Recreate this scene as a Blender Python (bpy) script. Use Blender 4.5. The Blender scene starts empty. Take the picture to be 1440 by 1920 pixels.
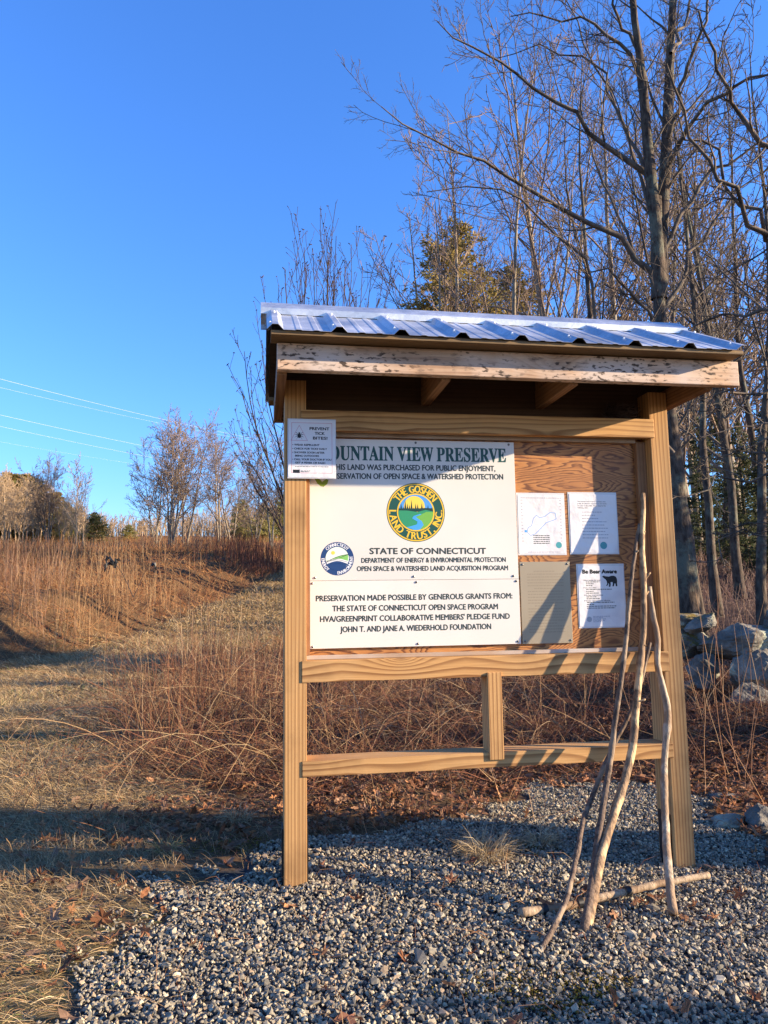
import bpy, bmesh, math, os, random
import numpy as np
from mathutils import Vector, Matrix

S = bpy.context.scene
COL = S.collection
RAD = math.radians

# ------------------------------------------------------------------ camera
CAM = np.array([-0.0885, -3.0271, 1.0861])
YAW, PITCH, ROLL, FPX = 0.1638, 0.1232, -0.0149, 1389.93
_f = np.array([math.sin(YAW) * math.cos(PITCH), math.cos(YAW) * math.cos(PITCH), math.sin(PITCH)])
_r = np.array([math.cos(YAW), -math.sin(YAW), 0.0])
_u = np.cross(_r, _f)
RIGHT = math.cos(ROLL) * _r + math.sin(ROLL) * _u
UP = -math.sin(ROLL) * _r + math.cos(ROLL) * _u
cd = bpy.data.cameras.new('camera')
cam = bpy.data.objects.new('camera', cd)
COL.objects.link(cam)
cd.sensor_fit = 'VERTICAL'
cd.sensor_height = 36.0
cd.lens = FPX / 1920 * 36.0
cd.clip_start, cd.clip_end = 0.05, 3000
cam.matrix_world = Matrix(((RIGHT[0], UP[0], -_f[0], CAM[0]), (RIGHT[1], UP[1], -_f[1], CAM[1]),
                           (RIGHT[2], UP[2], -_f[2], CAM[2]), (0, 0, 0, 1)))
S.camera = cam

# ------------------------------------------------------------------ light
SUN_EL = RAD(15.3)
SDIR = np.array([0.959 * math.cos(SUN_EL), -0.284 * math.cos(SUN_EL), math.sin(SUN_EL)])
W = bpy.data.worlds.new('World')
S.world = W
W.use_nodes = True
nt = W.node_tree
bg = nt.nodes['Background']
sky = nt.nodes.new('ShaderNodeTexSky')
sky.sky_type = 'NISHITA'
sky.sun_disc = False
sky.sun_elevation = SUN_EL
sky.sun_rotation = math.atan2(SDIR[0], SDIR[1])
sky.altitude = 300
sky.air_density = 1.4
sky.dust_density = 0.25
sky.ozone_density = 7.5
hs = nt.nodes.new('ShaderNodeHueSaturation')
hs.inputs['Saturation'].default_value = 1.04
mx = nt.nodes.new('ShaderNodeMix')
mx.data_type = 'RGBA'
mx.blend_type = 'MULTIPLY'
mx.inputs[0].default_value = 1.0
mx.inputs[7].default_value = (1.0, 0.94, 1.17, 1)
nt.links.new(sky.outputs[0], hs.inputs['Color'])
nt.links.new(hs.outputs[0], mx.inputs[6])
nt.links.new(mx.outputs[2], bg.inputs[0])
bg.inputs[1].default_value = 0.118
sd = bpy.data.lights.new('sun', 'SUN')
sd.energy = 5.0
sd.angle = RAD(0.5)
sd.color = (1.0, 0.81, 0.57)
so = bpy.data.objects.new('sun', sd)
COL.objects.link(so)
so.rotation_euler = Vector(SDIR).to_track_quat('Z', 'Y').to_euler()
S.view_settings.view_transform = 'Standard'
S.view_settings.look = 'None'
S.view_settings.gamma = 1.0
S.view_settings.exposure = 1.6
S.cycles.max_bounces = 6
S.cycles.diffuse_bounces = 3
S.cycles.transparent_max_bounces = 4


# ------------------------------------------------------------------ helpers
def ray(x, y):
    v = RIGHT * ((x - 720) / FPX) - UP * ((y - 960) / FPX) + _f
    return v / np.linalg.norm(v)


def at_y(x, y, Y):
    v = ray(x, y)
    return CAM + v * ((Y - CAM[1]) / v[1])


def spot(px, d):
    """ground position under photo column px at horizontal distance d"""
    v = ray(px, 1130)
    h = math.hypot(v[0], v[1])
    return CAM[0] + v[0] / h * d, CAM[1] + v[1] / h * d


def top_z(px, py, d):
    v = ray(px, py)
    return CAM[2] + v[2] / math.hypot(v[0], v[1]) * d


def softplus(t):
    return np.log1p(np.exp(np.clip(t, -40, 40))) + np.maximum(t - 40, 0)


def sstep(a, b, t):
    t = np.clip((t - a) / (b - a), 0, 1)
    return t * t * (3 - 2 * t)


_rg = np.random.default_rng(11)
_WV = [( _rg.normal(size=2) * s, _rg.uniform(0, 6.28), a) for s, a in
       [(0.12, .22), (0.2, .14), (0.35, .10), (0.6, .06), (1.1, .04), (1.7, .025), (2.6, .018), (4., .012), (6., .008)]]


def bumps(x, y):
    z = 0
    for k, p, a in _WV:
        z = z + a * np.sin(k[0] * x + k[1] * y + p)
    return z


def vnoise(x, y, s, seed=0):
    """cheap smooth noise in -1..1"""
    r = np.random.default_rng(seed)
    z = 0
    for i in range(5):
        k = r.normal(size=2) * s * 1.5
        z = z + np.sin(k[0] * x + k[1] * y + r.uniform(0, 6.28))
    return z / 3.0


def foot_x(y):
    return np.interp(y, [4, 10, 11, 14, 18, 26, 40], [-6.5, -4.6, -3.4, -2.3, -1.2, 0.5, 3.0])


def hfun(x, y):
    x = np.asarray(x, float)
    y = np.asarray(y, float)
    z = 0.113 * 2.0 * softplus((y - 7.5) / 2.0)
    z = np.where(y > 95, 0.113 * 87.5 + 0.03 * (y - 95), z)
    r = np.hypot(x - 0.6, y)
    z = z + bumps(x, y) * sstep(2.5, 16, r) * 0.8
    bank = sstep(0.2, 3.0, foot_x(y) - x) * sstep(5.0, 10.0, y) * sstep(70, 26, y)
    z = z + 0.75 * bank + bank * 0.12 * vnoise(x, y, 1.3, 4)
    fld = sstep(7, 11, y) * sstep(1.0, 4.0, np.abs(x - foot_x(y) - 1.4)) * sstep(80, 40, y)
    z = z + fld * (.16 * vnoise(x, y, .55, 91) + .10 * vnoise(x, y, 1.2, 92) + .05 * vnoise(x, y, 2.6, 93))
    z = z + sstep(40, 110, -x) * sstep(30, 80, y) * 5.0
    z = z - 0.045 * sstep(0.6, 1.8, x) * sstep(3, 1.5, y)
    z = z + 0.20 * sstep(2.2, 4.0, x) * sstep(0.2, 3.4, y)
    return z


def tag(o, label=None, cat=None, group=None, kind=None):
    if label: o['label'] = label
    if cat: o['category'] = cat
    if group: o['group'] = group
    if kind: o['kind'] = kind
    return o


def empty(name, loc, label, cat, group=None):
    o = bpy.data.objects.new(name, None)
    COL.objects.link(o)
    o.location = loc
    o.empty_display_size = 0.1
    return tag(o, label, cat, group)


def link(name, me, parent=None, mat=None):
    o = bpy.data.objects.new(name, me)
    COL.objects.link(o)
    if mat is not None and len(me.materials) == 0:
        me.materials.append(mat)
    if parent is not None:
        o.parent = parent
        o.matrix_parent_inverse = parent_inv(parent)
    return o


def parent_inv(p):
    m = Matrix.Identity(4)
    chain = []
    while p is not None:
        chain.append(p)
        p = p.parent
    for q in reversed(chain):
        m = m @ q.matrix_parent_inverse @ q.matrix_basis
    return m.inverted()


def np_mesh(name, V, F, col=None, smooth=False):
    """V n x 3; F a list of integer arrays, each m x k"""
    V = np.asarray(V, np.float32).reshape(-1, 3)
    F = [np.asarray(f, np.int32) for f in F if len(f)]
    me = bpy.data.meshes.new(name)
    me.vertices.add(len(V))
    me.vertices.foreach_set('co', V.ravel())
    loops = np.concatenate([f.ravel() for f in F])
    tot = np.concatenate([np.full(len(f), f.shape[1], np.int32) for f in F])
    start = np.concatenate([[0], np.cumsum(tot)[:-1]]).astype(np.int32)
    me.loops.add(len(loops))
    me.loops.foreach_set('vertex_index', loops)
    me.polygons.add(len(tot))
    me.polygons.foreach_set('loop_start', start)
    me.polygons.foreach_set('use_smooth', np.full(len(tot), smooth, bool))
    me.update(calc_edges=True)
    if col is not None:
        a = me.attributes.new('tint', 'FLOAT_COLOR', 'POINT')
        c = np.ones((len(V), 4), np.float32)
        c[:, :3] = col
        a.data.foreach_set('color', c.ravel())
    return me


def tubes(P, R, sides=3, cap=False):
    """P N x K x 3 polylines, R N x K radii -> verts, quad faces"""
    P = np.asarray(P, float)
    R = np.asarray(R, float)
    N, K, _ = P.shape
    T = np.gradient(P, axis=1)
    T /= np.linalg.norm(T, axis=2, keepdims=True) + 1e-9
    mean = P[:, -1] - P[:, 0]
    ref = np.where(np.abs(mean[:, 2:3]) > 0.7 * np.linalg.norm(mean, axis=1, keepdims=True), np.array([[1., 0.3, 0]]), np.array([[0, 0, 1.]]))
    n1 = np.cross(T, ref[:, None, :])
    n1 /= np.linalg.norm(n1, axis=2, keepdims=True) + 1e-9
    n2 = np.cross(T, n1)
    a = np.arange(sides) * 2 * math.pi / sides
    V = P[:, :, None, :] + R[:, :, None, None] * (np.cos(a)[None, None, :, None] * n1[:, :, None, :] + np.sin(a)[None, None, :, None] * n2[:, :, None, :])
    idx = np.arange(N * K * sides).reshape(N, K, sides)
    j = np.roll(np.arange(sides), -1)
    q = np.stack([idx[:, :-1, :], idx[:, :-1, j], idx[:, 1:, j], idx[:, 1:, :]], axis=-1).reshape(-1, 4)
    F = [q]
    if cap:
        F += [idx[:, 0, ::-1], idx[:, -1, :]]
    return V.reshape(-1, 3), F


class Acc:
    def __init__(self):
        self.V, self.F, self.C, self.n = [], [], [], 0

    def add(self, V, F, C=None):
        V = np.asarray(V, float).reshape(-1, 3)
        self.V.append(V)
        for f in F:
            self.F.append(np.asarray(f) + self.n)
        if C is not None:
            self.C.append(np.broadcast_to(np.asarray(C, float), (len(V), 3)))
        self.n += len(V)

    def mesh(self, name, smooth=False):
        by = {}
        for f in self.F:
            by.setdefault(f.shape[1], []).append(f)
        return np_mesh(name, np.concatenate(self.V), [np.concatenate(v) for v in by.values()], np.concatenate(self.C) if self.C else None, smooth)


# ------------------------------------------------------------------ materials
def new_mat(name, rough=0.8, metal=0.0, spec=0.3):
    m = bpy.data.materials.new(name)
    m.use_nodes = True
    b = m.node_tree.nodes['Principled BSDF']
    b.inputs['Roughness'].default_value = rough
    b.inputs['Metallic'].default_value = metal
    b.inputs['Specular IOR Level'].default_value = spec
    return m, m.node_tree, b


def N(t, kind, **kw):
    n = t.nodes.new(kind)
    for k, v in kw.items():
        if k in n.inputs:
            n.inputs[k].default_value = v
        else:
            setattr(n, k, v)
    return n


def ramp(t, fac, stops):
    r = t.nodes.new('ShaderNodeValToRGB')
    e = r.color_ramp.elements
    while len(e) < len(stops):
        e.new(0.5)
    for el, (p, c) in zip(e, stops):
        el.position = p
        el.color = (*c, 1)
    t.links.new(fac, r.inputs[0])
    return r.outputs[0]


def mix(t, fac, a, b, mode='MIX'):
    m = t.nodes.new('ShaderNodeMix')
    m.data_type = 'RGBA'
    m.blend_type = mode
    for s, v in ((m.inputs[0], fac), (m.inputs[6], a), (m.inputs[7], b)):
        if hasattr(v, 'is_output'):
            t.links.new(v, s)
        elif isinstance(v, (int, float)):
            s.default_value = v
        else:
            s.default_value = (*v, 1)
    return m.outputs[2]


def math_n(t, op, a, b=0.0):
    m = t.nodes.new('ShaderNodeMath')
    m.operation = op
    for s, v in ((m.inputs[0], a), (m.inputs[1], b)):
        if hasattr(v, 'is_output'):
            t.links.new(v, s)
        else:
            s.default_value = v
    return m.outputs[0]


def coords(t, scale=(1, 1, 1), off=(0, 0, 0)):
    tc = t.nodes.new('ShaderNodeTexCoord')
    oi = t.nodes.new('ShaderNodeObjectInfo')
    mp = t.nodes.new('ShaderNodeMapping')
    mp.inputs['Scale'].default_value = scale
    add = t.nodes.new('ShaderNodeVectorMath')
    add.operation = 'MULTIPLY_ADD'
    cmb = t.nodes.new('ShaderNodeCombineXYZ')
    for i in range(3):
        t.links.new(oi.outputs['Random'], cmb.inputs[i])
    add.inputs[1].default_value = (17.3, 9.1, 23.7)
    t.links.new(cmb.outputs[0], add.inputs[0])
    t.links.new(tc.outputs['Object'], add.inputs[2])
    t.links.new(add.outputs[0], mp.inputs['Vector'])
    return mp.outputs[0]


def bump(t, b, height, strength=0.3, dist=0.01):
    n = t.nodes.new('ShaderNodeBump')
    n.inputs['Strength'].default_value = strength
    n.inputs['Distance'].default_value = dist
    t.links.new(height, n.inputs['Height'])
    t.links.new(n.outputs[0], b.inputs['Normal'])


def wood(name, axis, light, dark, ring=34.0, line=0.55, mold=0.0, knots=True, weather=None):
    """pressure-treated lumber: growth rings stretched along the grain, knots, fine fibres"""
    m, t, b = new_mat(name, 0.75, 0, 0.25)
    sc = [1.0, 1.0, 1.0]
    sc[axis] = 0.055
    v = coords(t, sc)
    warp = N(t, 'ShaderNodeTexNoise', Scale=6.0, Detail=3.0)
    t.links.new(v, warp.inputs['Vector'])
    big = N(t, 'ShaderNodeTexNoise', Scale=3.2, Detail=1.0)
    t.links.new(v, big.inputs['Vector'])
    # ring field
    sep = N(t, 'ShaderNodeSeparateXYZ')
    t.links.new(v, sep.inputs[0])
    others = [i for i in range(3) if i != axis]
    s = math_n(t, 'ADD', sep.outputs[others[0]], math_n(t, 'MULTIPLY', sep.outputs[others[1]], 0.7))
    kn = N(t, 'ShaderNodeTexVoronoi', Scale=1.0)
    ksc = [5.0, 5.0, 5.0]
    ksc[axis] = 2.4
    t.links.new(coords(t, ksc), kn.inputs['Vector'])
    kd = kn.outputs['Distance']
    kfield = math_n(t, 'DIVIDE', 0.012, math_n(t, 'ADD', math_n(t, 'MULTIPLY', kd, kd), 0.03))
    if knots:
        s = math_n(t, 'ADD', s, math_n(t, 'MULTIPLY', kfield, 0.28))
    s = math_n(t, 'ADD', s, math_n(t, 'MULTIPLY', big.outputs[0], 0.15))
    s = math_n(t, 'ADD', s, math_n(t, 'MULTIPLY', warp.outputs[0], 0.05))
    ph = math_n(t, 'FRACT', math_n(t, 'MULTIPLY', s, ring * 2.2))
    c = ramp(t, ph, [(0.0, light), (0.45, tuple(l * .8 + d * .2 for l, d in zip(light, dark))), (0.80, dark), (0.92, dark), (1.0, light)])
    ir = N(t, 'ShaderNodeTexNoise', Scale=9.0, Detail=3.0)
    t.links.new(v, ir.inputs['Vector'])
    c = mix(t, ramp(t, ir.outputs[0], [(.32, (1 - line * .55,) * 3), (.68, (1 - line,) * 3)]), c, light)
    wv = N(t, 'ShaderNodeTexNoise', Scale=2.2, Detail=5.0, Roughness=.6)
    t.links.new(coords(t, (1, 1, 1)), wv.inputs['Vector'])
    c = mix(t, 1.0, c, ramp(t, wv.outputs[0], [(.30, (.62, .60, .60)), (.50, (1, 1, 1)), (.72, (1.0, .93, .84))]), 'MULTIPLY')
    fsc = [160.0, 160.0, 160.0]
    fsc[axis] = 3.0
    fib = N(t, 'ShaderNodeTexNoise', Scale=1.0, Detail=3.0)
    t.links.new(coords(t, fsc), fib.inputs['Vector'])
    c = mix(t, 0.35, c, ramp(t, fib.outputs[0], [(0.3, (0.45, 0.40, 0.36)), (0.7, (1.0, 1.0, 1.0))]), 'MULTIPLY')
    if knots:
        c = mix(t, ramp(t, kd, [(0.0, (1, 1, 1)), (0.07, (.85, .85, .85)), (0.115, (0, 0, 0))]), c, (0.16, 0.07, 0.03))
    pat = N(t, 'ShaderNodeTexNoise', Scale=4.0, Detail=4.0)
    t.links.new(coords(t, (1, 1, 1)), pat.inputs['Vector'])
    if weather is not None:
        c = mix(t, ramp(t, pat.outputs[0], [(0.4, (0, 0, 0)), (0.68, (.8, .8, .8))]), c, weather)
    if mold > 0:
        sp = N(t, 'ShaderNodeTexNoise', Scale=62.0, Detail=5.0)
        t.links.new(coords(t, (0.55, 1, 1.25)), sp.inputs['Vector'])
        area = N(t, 'ShaderNodeTexNoise', Scale=7.0, Detail=2.0)
        t.links.new(coords(t, (1, 1, 1)), area.inputs['Vector'])
        f = math_n(t, 'MULTIPLY', ramp(t, sp.outputs[0], [(0.545, (0, 0, 0)), (0.61, (1, 1, 1))]), ramp(t, area.outputs[0], [(0.38, (0, 0, 0)), (0.54, (1, 1, 1))]))
        c = mix(t, math_n(t, 'MULTIPLY', f, mold), c, (0.055, 0.035, 0.025))
        s2 = N(t, 'ShaderNodeTexNoise', Scale=24.0, Detail=5.0, Roughness=.7)
        t.links.new(coords(t, (0.35, 1, 1.5)), s2.inputs['Vector'])
        c = mix(t, ramp(t, s2.outputs[0], [(0.565, (0, 0, 0)), (0.67, (mold * .8,) * 3)]), c, (0.09, 0.065, 0.055))
    t.links.new(c, b.inputs['Base Color'])
    bump(t, b, fib.outputs[0], 0.25, 0.002)
    return m


PINE, RING = (0.60, 0.345, 0.135), (0.21, 0.085, 0.026)
M = {}
M['post'] = wood('treated_pine_upright', 2, PINE, RING, 30, 0.75, knots=False)
M['rail'] = wood('treated_pine_rail', 0, PINE, RING, 24, 0.95)
M['depth'] = wood('treated_pine_joist', 1, (0.30, 0.16, 0.075), (0.12, 0.055, 0.022), 26, 0.6)  # same pine, darkened to carry the shade under the roof
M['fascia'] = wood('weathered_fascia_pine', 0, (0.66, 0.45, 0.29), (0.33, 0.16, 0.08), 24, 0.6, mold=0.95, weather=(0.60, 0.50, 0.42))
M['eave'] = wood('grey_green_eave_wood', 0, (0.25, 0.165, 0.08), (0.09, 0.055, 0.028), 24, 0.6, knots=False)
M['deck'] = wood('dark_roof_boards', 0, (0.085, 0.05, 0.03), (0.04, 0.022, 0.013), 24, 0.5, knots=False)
M['trimx'] = wood('weathered_trim_wood', 0, (0.44, 0.32, 0.22), (0.2, 0.12, 0.07), 26, 0.5, knots=False, weather=(0.5, 0.44, 0.38))
M['trimz'] = wood('brown_trim_wood', 2, (0.36, 0.19, 0.09), (0.14, 0.06, 0.03), 26, 0.5, knots=False)


def plywood():
    m, t, b = new_mat('stained_plywood', 0.5, 0, 0.35)
    n = N(t, 'ShaderNodeTexNoise', Scale=1.0, Detail=2.0, Roughness=0.45)
    t.links.new(coords(t, (1.5, 1, 4.6)), n.inputs['Vector'])
    fz = N(t, 'ShaderNodeTexNoise', Scale=1.0, Detail=4.0)
    t.links.new(coords(t, (9, 1, 60)), fz.inputs['Vector'])
    ph = math_n(t, 'FRACT', math_n(t, 'MULTIPLY', math_n(t, 'ADD', n.outputs[0], math_n(t, 'MULTIPLY', fz.outputs[0], .05)), 38.0))
    c = ramp(t, ph, [(0, (0.56, 0.25, 0.07)), (0.5, (0.47, 0.19, 0.05)), (0.76, (0.13, 0.042, 0.012)), (0.9, (0.13, 0.042, 0.012)), (1, (0.46, 0.195, 0.055))])
    p = N(t, 'ShaderNodeTexNoise', Scale=4.0, Detail=3.0)
    t.links.new(coords(t, (1, 1, 1.6)), p.inputs['Vector'])
    c = mix(t, ramp(t, p.outputs[0], [(0.35, (0, 0, 0)), (0.7, (0.6, 0.6, 0.6))]), c, (0.29, 0.115, 0.04))
    f = N(t, 'ShaderNodeTexNoise', Scale=1.0, Detail=3.0)
    t.links.new(coords(t, (5, 1, 150)), f.inputs['Vector'])
    c = mix(t, 0.35, c, ramp(t, f.outputs[0], [(0.3, (.5, .45, .4)), (.7, (1, 1, 1))]), 'MULTIPLY')
    t.links.new(c, b.inputs['Base Color'])
    bump(t, b, f.outputs[0], 0.2, 0.002)
    return m


M['ply'] = plywood()


def galvanised():
    m, t, b = new_mat('galvanised_steel', 0.33, 0.88, 0.5)
    v = N(t, 'ShaderNodeTexVoronoi', Scale=70.0)
    t.links.new(coords(t), v.inputs['Vector'])
    n = N(t, 'ShaderNodeTexNoise', Scale=5.0, Detail=4.0)
    t.links.new(coords(t), n.inputs['Vector'])
    c = mix(t, ramp(t, v.outputs['Color'], [(0, (0.58, 0.60, 0.62)), (1, (0.76, 0.77, 0.78))]), ramp(t, n.outputs[0], [(.35, (.68, .68, .68)), (.65, (1, 1, 1))]), (0, 0, 0))
    c = mix(t, 1.0, ramp(t, v.outputs['Color'], [(0, (0.60, 0.62, 0.64)), (1, (0.78, 0.79, 0.80))]), ramp(t, n.outputs[0], [(.35, (.72, .72, .72)), (.65, (1, 1, 1))]), 'MULTIPLY')
    t.links.new(c, b.inputs['Base Color'])
    t.links.new(ramp(t, n.outputs[0], [(.3, (.36, .36, .36)), (.7, (.54, .54, .54))]), b.inputs['Roughness'])
    return m


M['tin'] = galvanised()


def flat(name, col, rough=0.5, metal=0.0, spec=0.4, var=0.0, vscale=8.0):
    m, t, b = new_mat(name, rough, metal, spec)
    if var > 0:
        n = N(t, 'ShaderNodeTexNoise', Scale=vscale, Detail=4.0)
        t.links.new(coords(t), n.inputs['Vector'])
        c = mix(t, 1.0, col, ramp(t, n.outputs[0], [(.3, (1 - var,) * 3), (.7, (1, 1, 1))]), 'MULTIPLY')
        t.links.new(c, b.inputs['Base Color'])
    else:
        b.inputs['Base Color'].default_value = (*col, 1)
    return m


def tinted(name, rough=0.8, spec=0.2, trans=0.0, var=0.25, vscale=40.0):
    m, t, b = new_mat(name, rough, 0, spec)
    a = N(t, 'ShaderNodeAttribute')
    a.attribute_name = 'tint'
    n = N(t, 'ShaderNodeTexNoise', Scale=vscale, Detail=3.0)
    tc = N(t, 'ShaderNodeTexCoord')
    t.links.new(tc.outputs['Object'], n.inputs['Vector'])
    c = mix(t, 1.0, a.outputs['Color'], ramp(t, n.outputs[0], [(.3, (1 - var,) * 3), (.7, (1, 1, 1))]), 'MULTIPLY')
    t.links.new(c, b.inputs['Base Color'])
    return m


M['panel'] = flat('white_sign_panel', (0.72, 0.68, 0.60), 0.30, 0, 0.4, 0.09, 2.2)
M['paper'] = flat('laminated_white_paper', (0.74, 0.71, 0.69), 0.22, 0, 0.5, 0.04, 9.0)
def crumple(m, sc, st, stretch=(1, 1, 1)):
    t = m.node_tree
    n = N(t, 'ShaderNodeTexNoise', Scale=sc, Detail=3.0)
    t.links.new(coords(t, stretch), n.inputs['Vector'])
    bump(t, t.nodes['Principled BSDF'], n.outputs[0], st, .02)


crumple(M['paper'], 11.0, .35)
crumple(M['panel'], 2.2, .12)
M['film'] = flat('laminate_edge_film', (0.62, 0.60, 0.58), 0.15, 0, 0.5)
M['green_ink'] = flat('dark_green_ink', (0.012, 0.07, 0.055), 0.4)
M['ink'] = flat('dark_ink', (0.03, 0.042, 0.036), 0.45)
M['black'] = flat('black_ink', (0.012, 0.012, 0.013), 0.5)
M['faint'] = flat('faint_print', (0.33, 0.33, 0.36), 0.5)
M['pink'] = flat('pink_border_ink', (0.55, 0.18, 0.24), 0.5)
M['screw'] = flat('dull_screw_steel', (0.16, 0.15, 0.14), 0.35, 1.0)
M['iron'] = flat('black_bracket_steel', (0.018, 0.018, 0.02), 0.5, 0.3, 0.4, 0.3, 20)
M['plaque'] = flat('tan_metal_plate', (0.36, 0.295, 0.20), 0.45, 0.35, 0.4, 0.12, 5.0)
M['plaque_ink'] = flat('worn_plate_lettering', (0.28, 0.225, 0.15), 0.5, 0.3)
for k, c in dict(yel=(0.82, 0.50, 0.03), dgr=(0.01, 0.12, 0.075), ring=(0.012, 0.075, 0.055), skyb=(0.08, 0.30, 0.66), sung=(0.85, 0.55, 0.08), gr1=(0.03, 0.26, 0.12),
                 gr2=(0.16, 0.40, 0.06), riv=(0.06, 0.33, 0.75), fir=(0.012, 0.045, 0.035), navy=(0.015, 0.05, 0.16), pale=(0.70, 0.80, 0.66), lime=(0.22, 0.50, 0.12),
                 wht=(0.75, 0.76, 0.76), sunc=(0.85, 0.58, 0.08), leafy=(0.22, 0.30, 0.02), teal=(0.06, 0.30, 0.32), gry=(0.36, 0.38, 0.40), hill=(0.04, 0.30, 0.13)).items():
    M[k] = flat('print_' + k, c, 0.4)
M['stone_c'] = tinted('crushed_stone', 0.75, 0.3, var=0.35, vscale=160)
M['leaf'] = tinted('dead_leaf', 0.75, 0.15, var=0.3, vscale=60)
M['straw'] = tinted('dry_straw', 0.7, 0.2, var=0.2, vscale=60)
M['soil'] = tinted('soil_and_thatch', 0.95, 0.1, var=0.65, vscale=55)


def bark(name, a, b_, lich, scale=14.0):
    m, t, b = new_mat(name, 0.9, 0, 0.15)
    n = N(t, 'ShaderNodeTexNoise', Scale=scale, Detail=5.0, Roughness=0.65)
    tc = N(t, 'ShaderNodeTexCoord')
    mp = N(t, 'ShaderNodeMapping')
    mp.inputs['Scale'].default_value = (1, 1, 0.28)
    t.links.new(tc.outputs['Object'], mp.inputs[0])
    t.links.new(mp.outputs[0], n.inputs['Vector'])
    c = ramp(t, n.outputs[0], [(.32, a), (.62, b_)])
    l = N(t, 'ShaderNodeTexNoise', Scale=2.6, Detail=5.0, Roughness=0.7)
    t.links.new(tc.outputs['Object'], l.inputs['Vector'])
    c = mix(t, ramp(t, l.outputs[0], [(.50, (0, 0, 0)), (.62, (.85, .85, .85))]), c, lich)
    t.links.new(c, b.inputs['Base Color'])
    bump(t, b, n.outputs[0], 0.9, 0.03)
    return m


M['bark'] = bark('furrowed_grey_bark', (0.022, 0.016, 0.013), (0.115, 0.085, 0.062), (0.14, 0.14, 0.10), 17)
M['twig'] = bark('grey_twig_bark', (0.05, 0.04, 0.031), (0.15, 0.116, 0.088), (0.13, 0.115, 0.09), 6)
M['palebark'] = bark('pale_tan_bark', (0.115, 0.09, 0.068), (0.30, 0.237, 0.168), (0.25, 0.23, 0.18), 9)
M['paletwig'] = bark('tan_twig_bark', (0.15, 0.105, 0.075), (0.26, 0.185, 0.135), (0.2, 0.15, 0.11), 5)
M['farwood'] = bark('sunlit_far_bark', (0.30, 0.20, 0.115), (0.48, 0.34, 0.20), (0.40, 0.29, 0.18), 3)  # sunlight on the far hill woods put into the bark tones
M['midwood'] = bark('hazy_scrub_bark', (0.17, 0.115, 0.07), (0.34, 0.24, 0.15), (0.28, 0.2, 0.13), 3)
M['darktwig'] = bark('dark_twig_bark', (0.035, 0.025, 0.022), (0.09, 0.06, 0.05), (0.08, 0.06, 0.05), 6)
M['needle'] = tinted('conifer_needles', 0.6, 0.2, var=0.3, vscale=3)


def add_translucency(m, f):
    t = m.node_tree
    b = t.nodes['Principled BSDF']
    src = b.inputs['Base Color'].links[0].from_socket
    tr = t.nodes.new('ShaderNodeBsdfTranslucent')
    t.links.new(src, tr.inputs['Color'])
    ms = t.nodes.new('ShaderNodeMixShader')
    ms.inputs[0].default_value = f
    t.links.new(b.outputs[0], ms.inputs[1])
    t.links.new(tr.outputs[0], ms.inputs[2])
    t.links.new(ms.outputs[0], t.nodes['Material Output'].inputs['Surface'])


add_translucency(M['needle'], .45)
add_translucency(M['leaf'], .25)
add_translucency(M['straw'], .2)


# ------------------------------------------------------------------ shapes
def box_mesh(name, x0, x1, y0, y1, z0, z1, bev=0.003, origin=None):
    bm = bmesh.new()
    bmesh.ops.create_cube(bm, size=1)
    o = origin or ((x0 + x1) / 2, (y0 + y1) / 2, (z0 + z1) / 2)
    for v in bm.verts:
        v.co = Vector((x0 + (v.co.x + .5) * (x1 - x0) - o[0], y0 + (v.co.y + .5) * (y1 - y0) - o[1], z0 + (v.co.z + .5) * (z1 - z0) - o[2]))
    if bev:
        bmesh.ops.bevel(bm, geom=bm.edges[:], offset=bev, segments=2, affect='EDGES', profile=0.6)
    me = bpy.data.meshes.new(name)
    bm.to_mesh(me)
    bm.free()
    return me, o


def box(name, x0, x1, y0, y1, z0, z1, mat, parent=None, bev=0.003):
    me, o = box_mesh(name, x0, x1, y0, y1, z0, z1, bev)
    ob = bpy.data.objects.new(name, me)
    COL.objects.link(ob)
    me.materials.append(mat)
    ob.location = o
    if parent is not None:
        ob.parent = parent
        ob.matrix_parent_inverse = parent_inv(parent)
    return ob


def prism_mesh(name, pts, axis, a, b):
    """polygon pts (2-D, other two axes in order) extruded along axis from a to b"""
    n = len(pts)
    V = []
    for s in (a, b):
        for p in pts:
            v = list(p)
            v.insert(axis, s)
            V.append(v)
    bm = bmesh.new()
    vs = [bm.verts.new(v) for v in V]
    bm.faces.new(vs[:n])
    bm.faces.new(vs[n:])
    for i in range(n):
        j = (i + 1) % n
        bm.faces.new((vs[i], vs[j], vs[n + j], vs[n + i]))
    bmesh.ops.recalc_face_normals(bm, faces=bm.faces[:])
    me = bpy.data.meshes.new(name)
    bm.to_mesh(me)
    bm.free()
    return me


def flatpoly(name, polys, Y, mat, parent):
    """flat polygons (x, z) on the plane y = Y facing the viewer"""
    bm = bmesh.new()
    for pl in polys:
        vs = [bm.verts.new((x, Y, z)) for x, z in pl]
        f = bm.faces.new(vs)
        f.normal_update()
        if f.normal.y > 0:
            f.normal_flip()
    bmesh.ops.triangulate(bm, faces=bm.faces[:])
    me = bpy.data.meshes.new(name)
    bm.to_mesh(me)
    bm.free()
    return link(name, me, parent, mat)


def circle(cx, cz, r, n=40, a0=0, a1=2 * math.pi, rz=None):
    rz = rz or r
    full = abs(a1 - a0) > 6.28
    return [(cx + r * math.cos(a0 + (a1 - a0) * i / (n if full else n - 1)), cz + rz * math.sin(a0 + (a1 - a0) * i / (n if full else n - 1))) for i in range(n)]


def ringpolys(cx, cz, r0, r1, n=40):
    o, i = circle(cx, cz, r1, n), circle(cx, cz, r0, n)
    return [[o[k], o[(k + 1) % n], i[(k + 1) % n], i[k]] for k in range(n)]


# ------------------------------------------------------------------ writing
FONTS = {}


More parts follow.
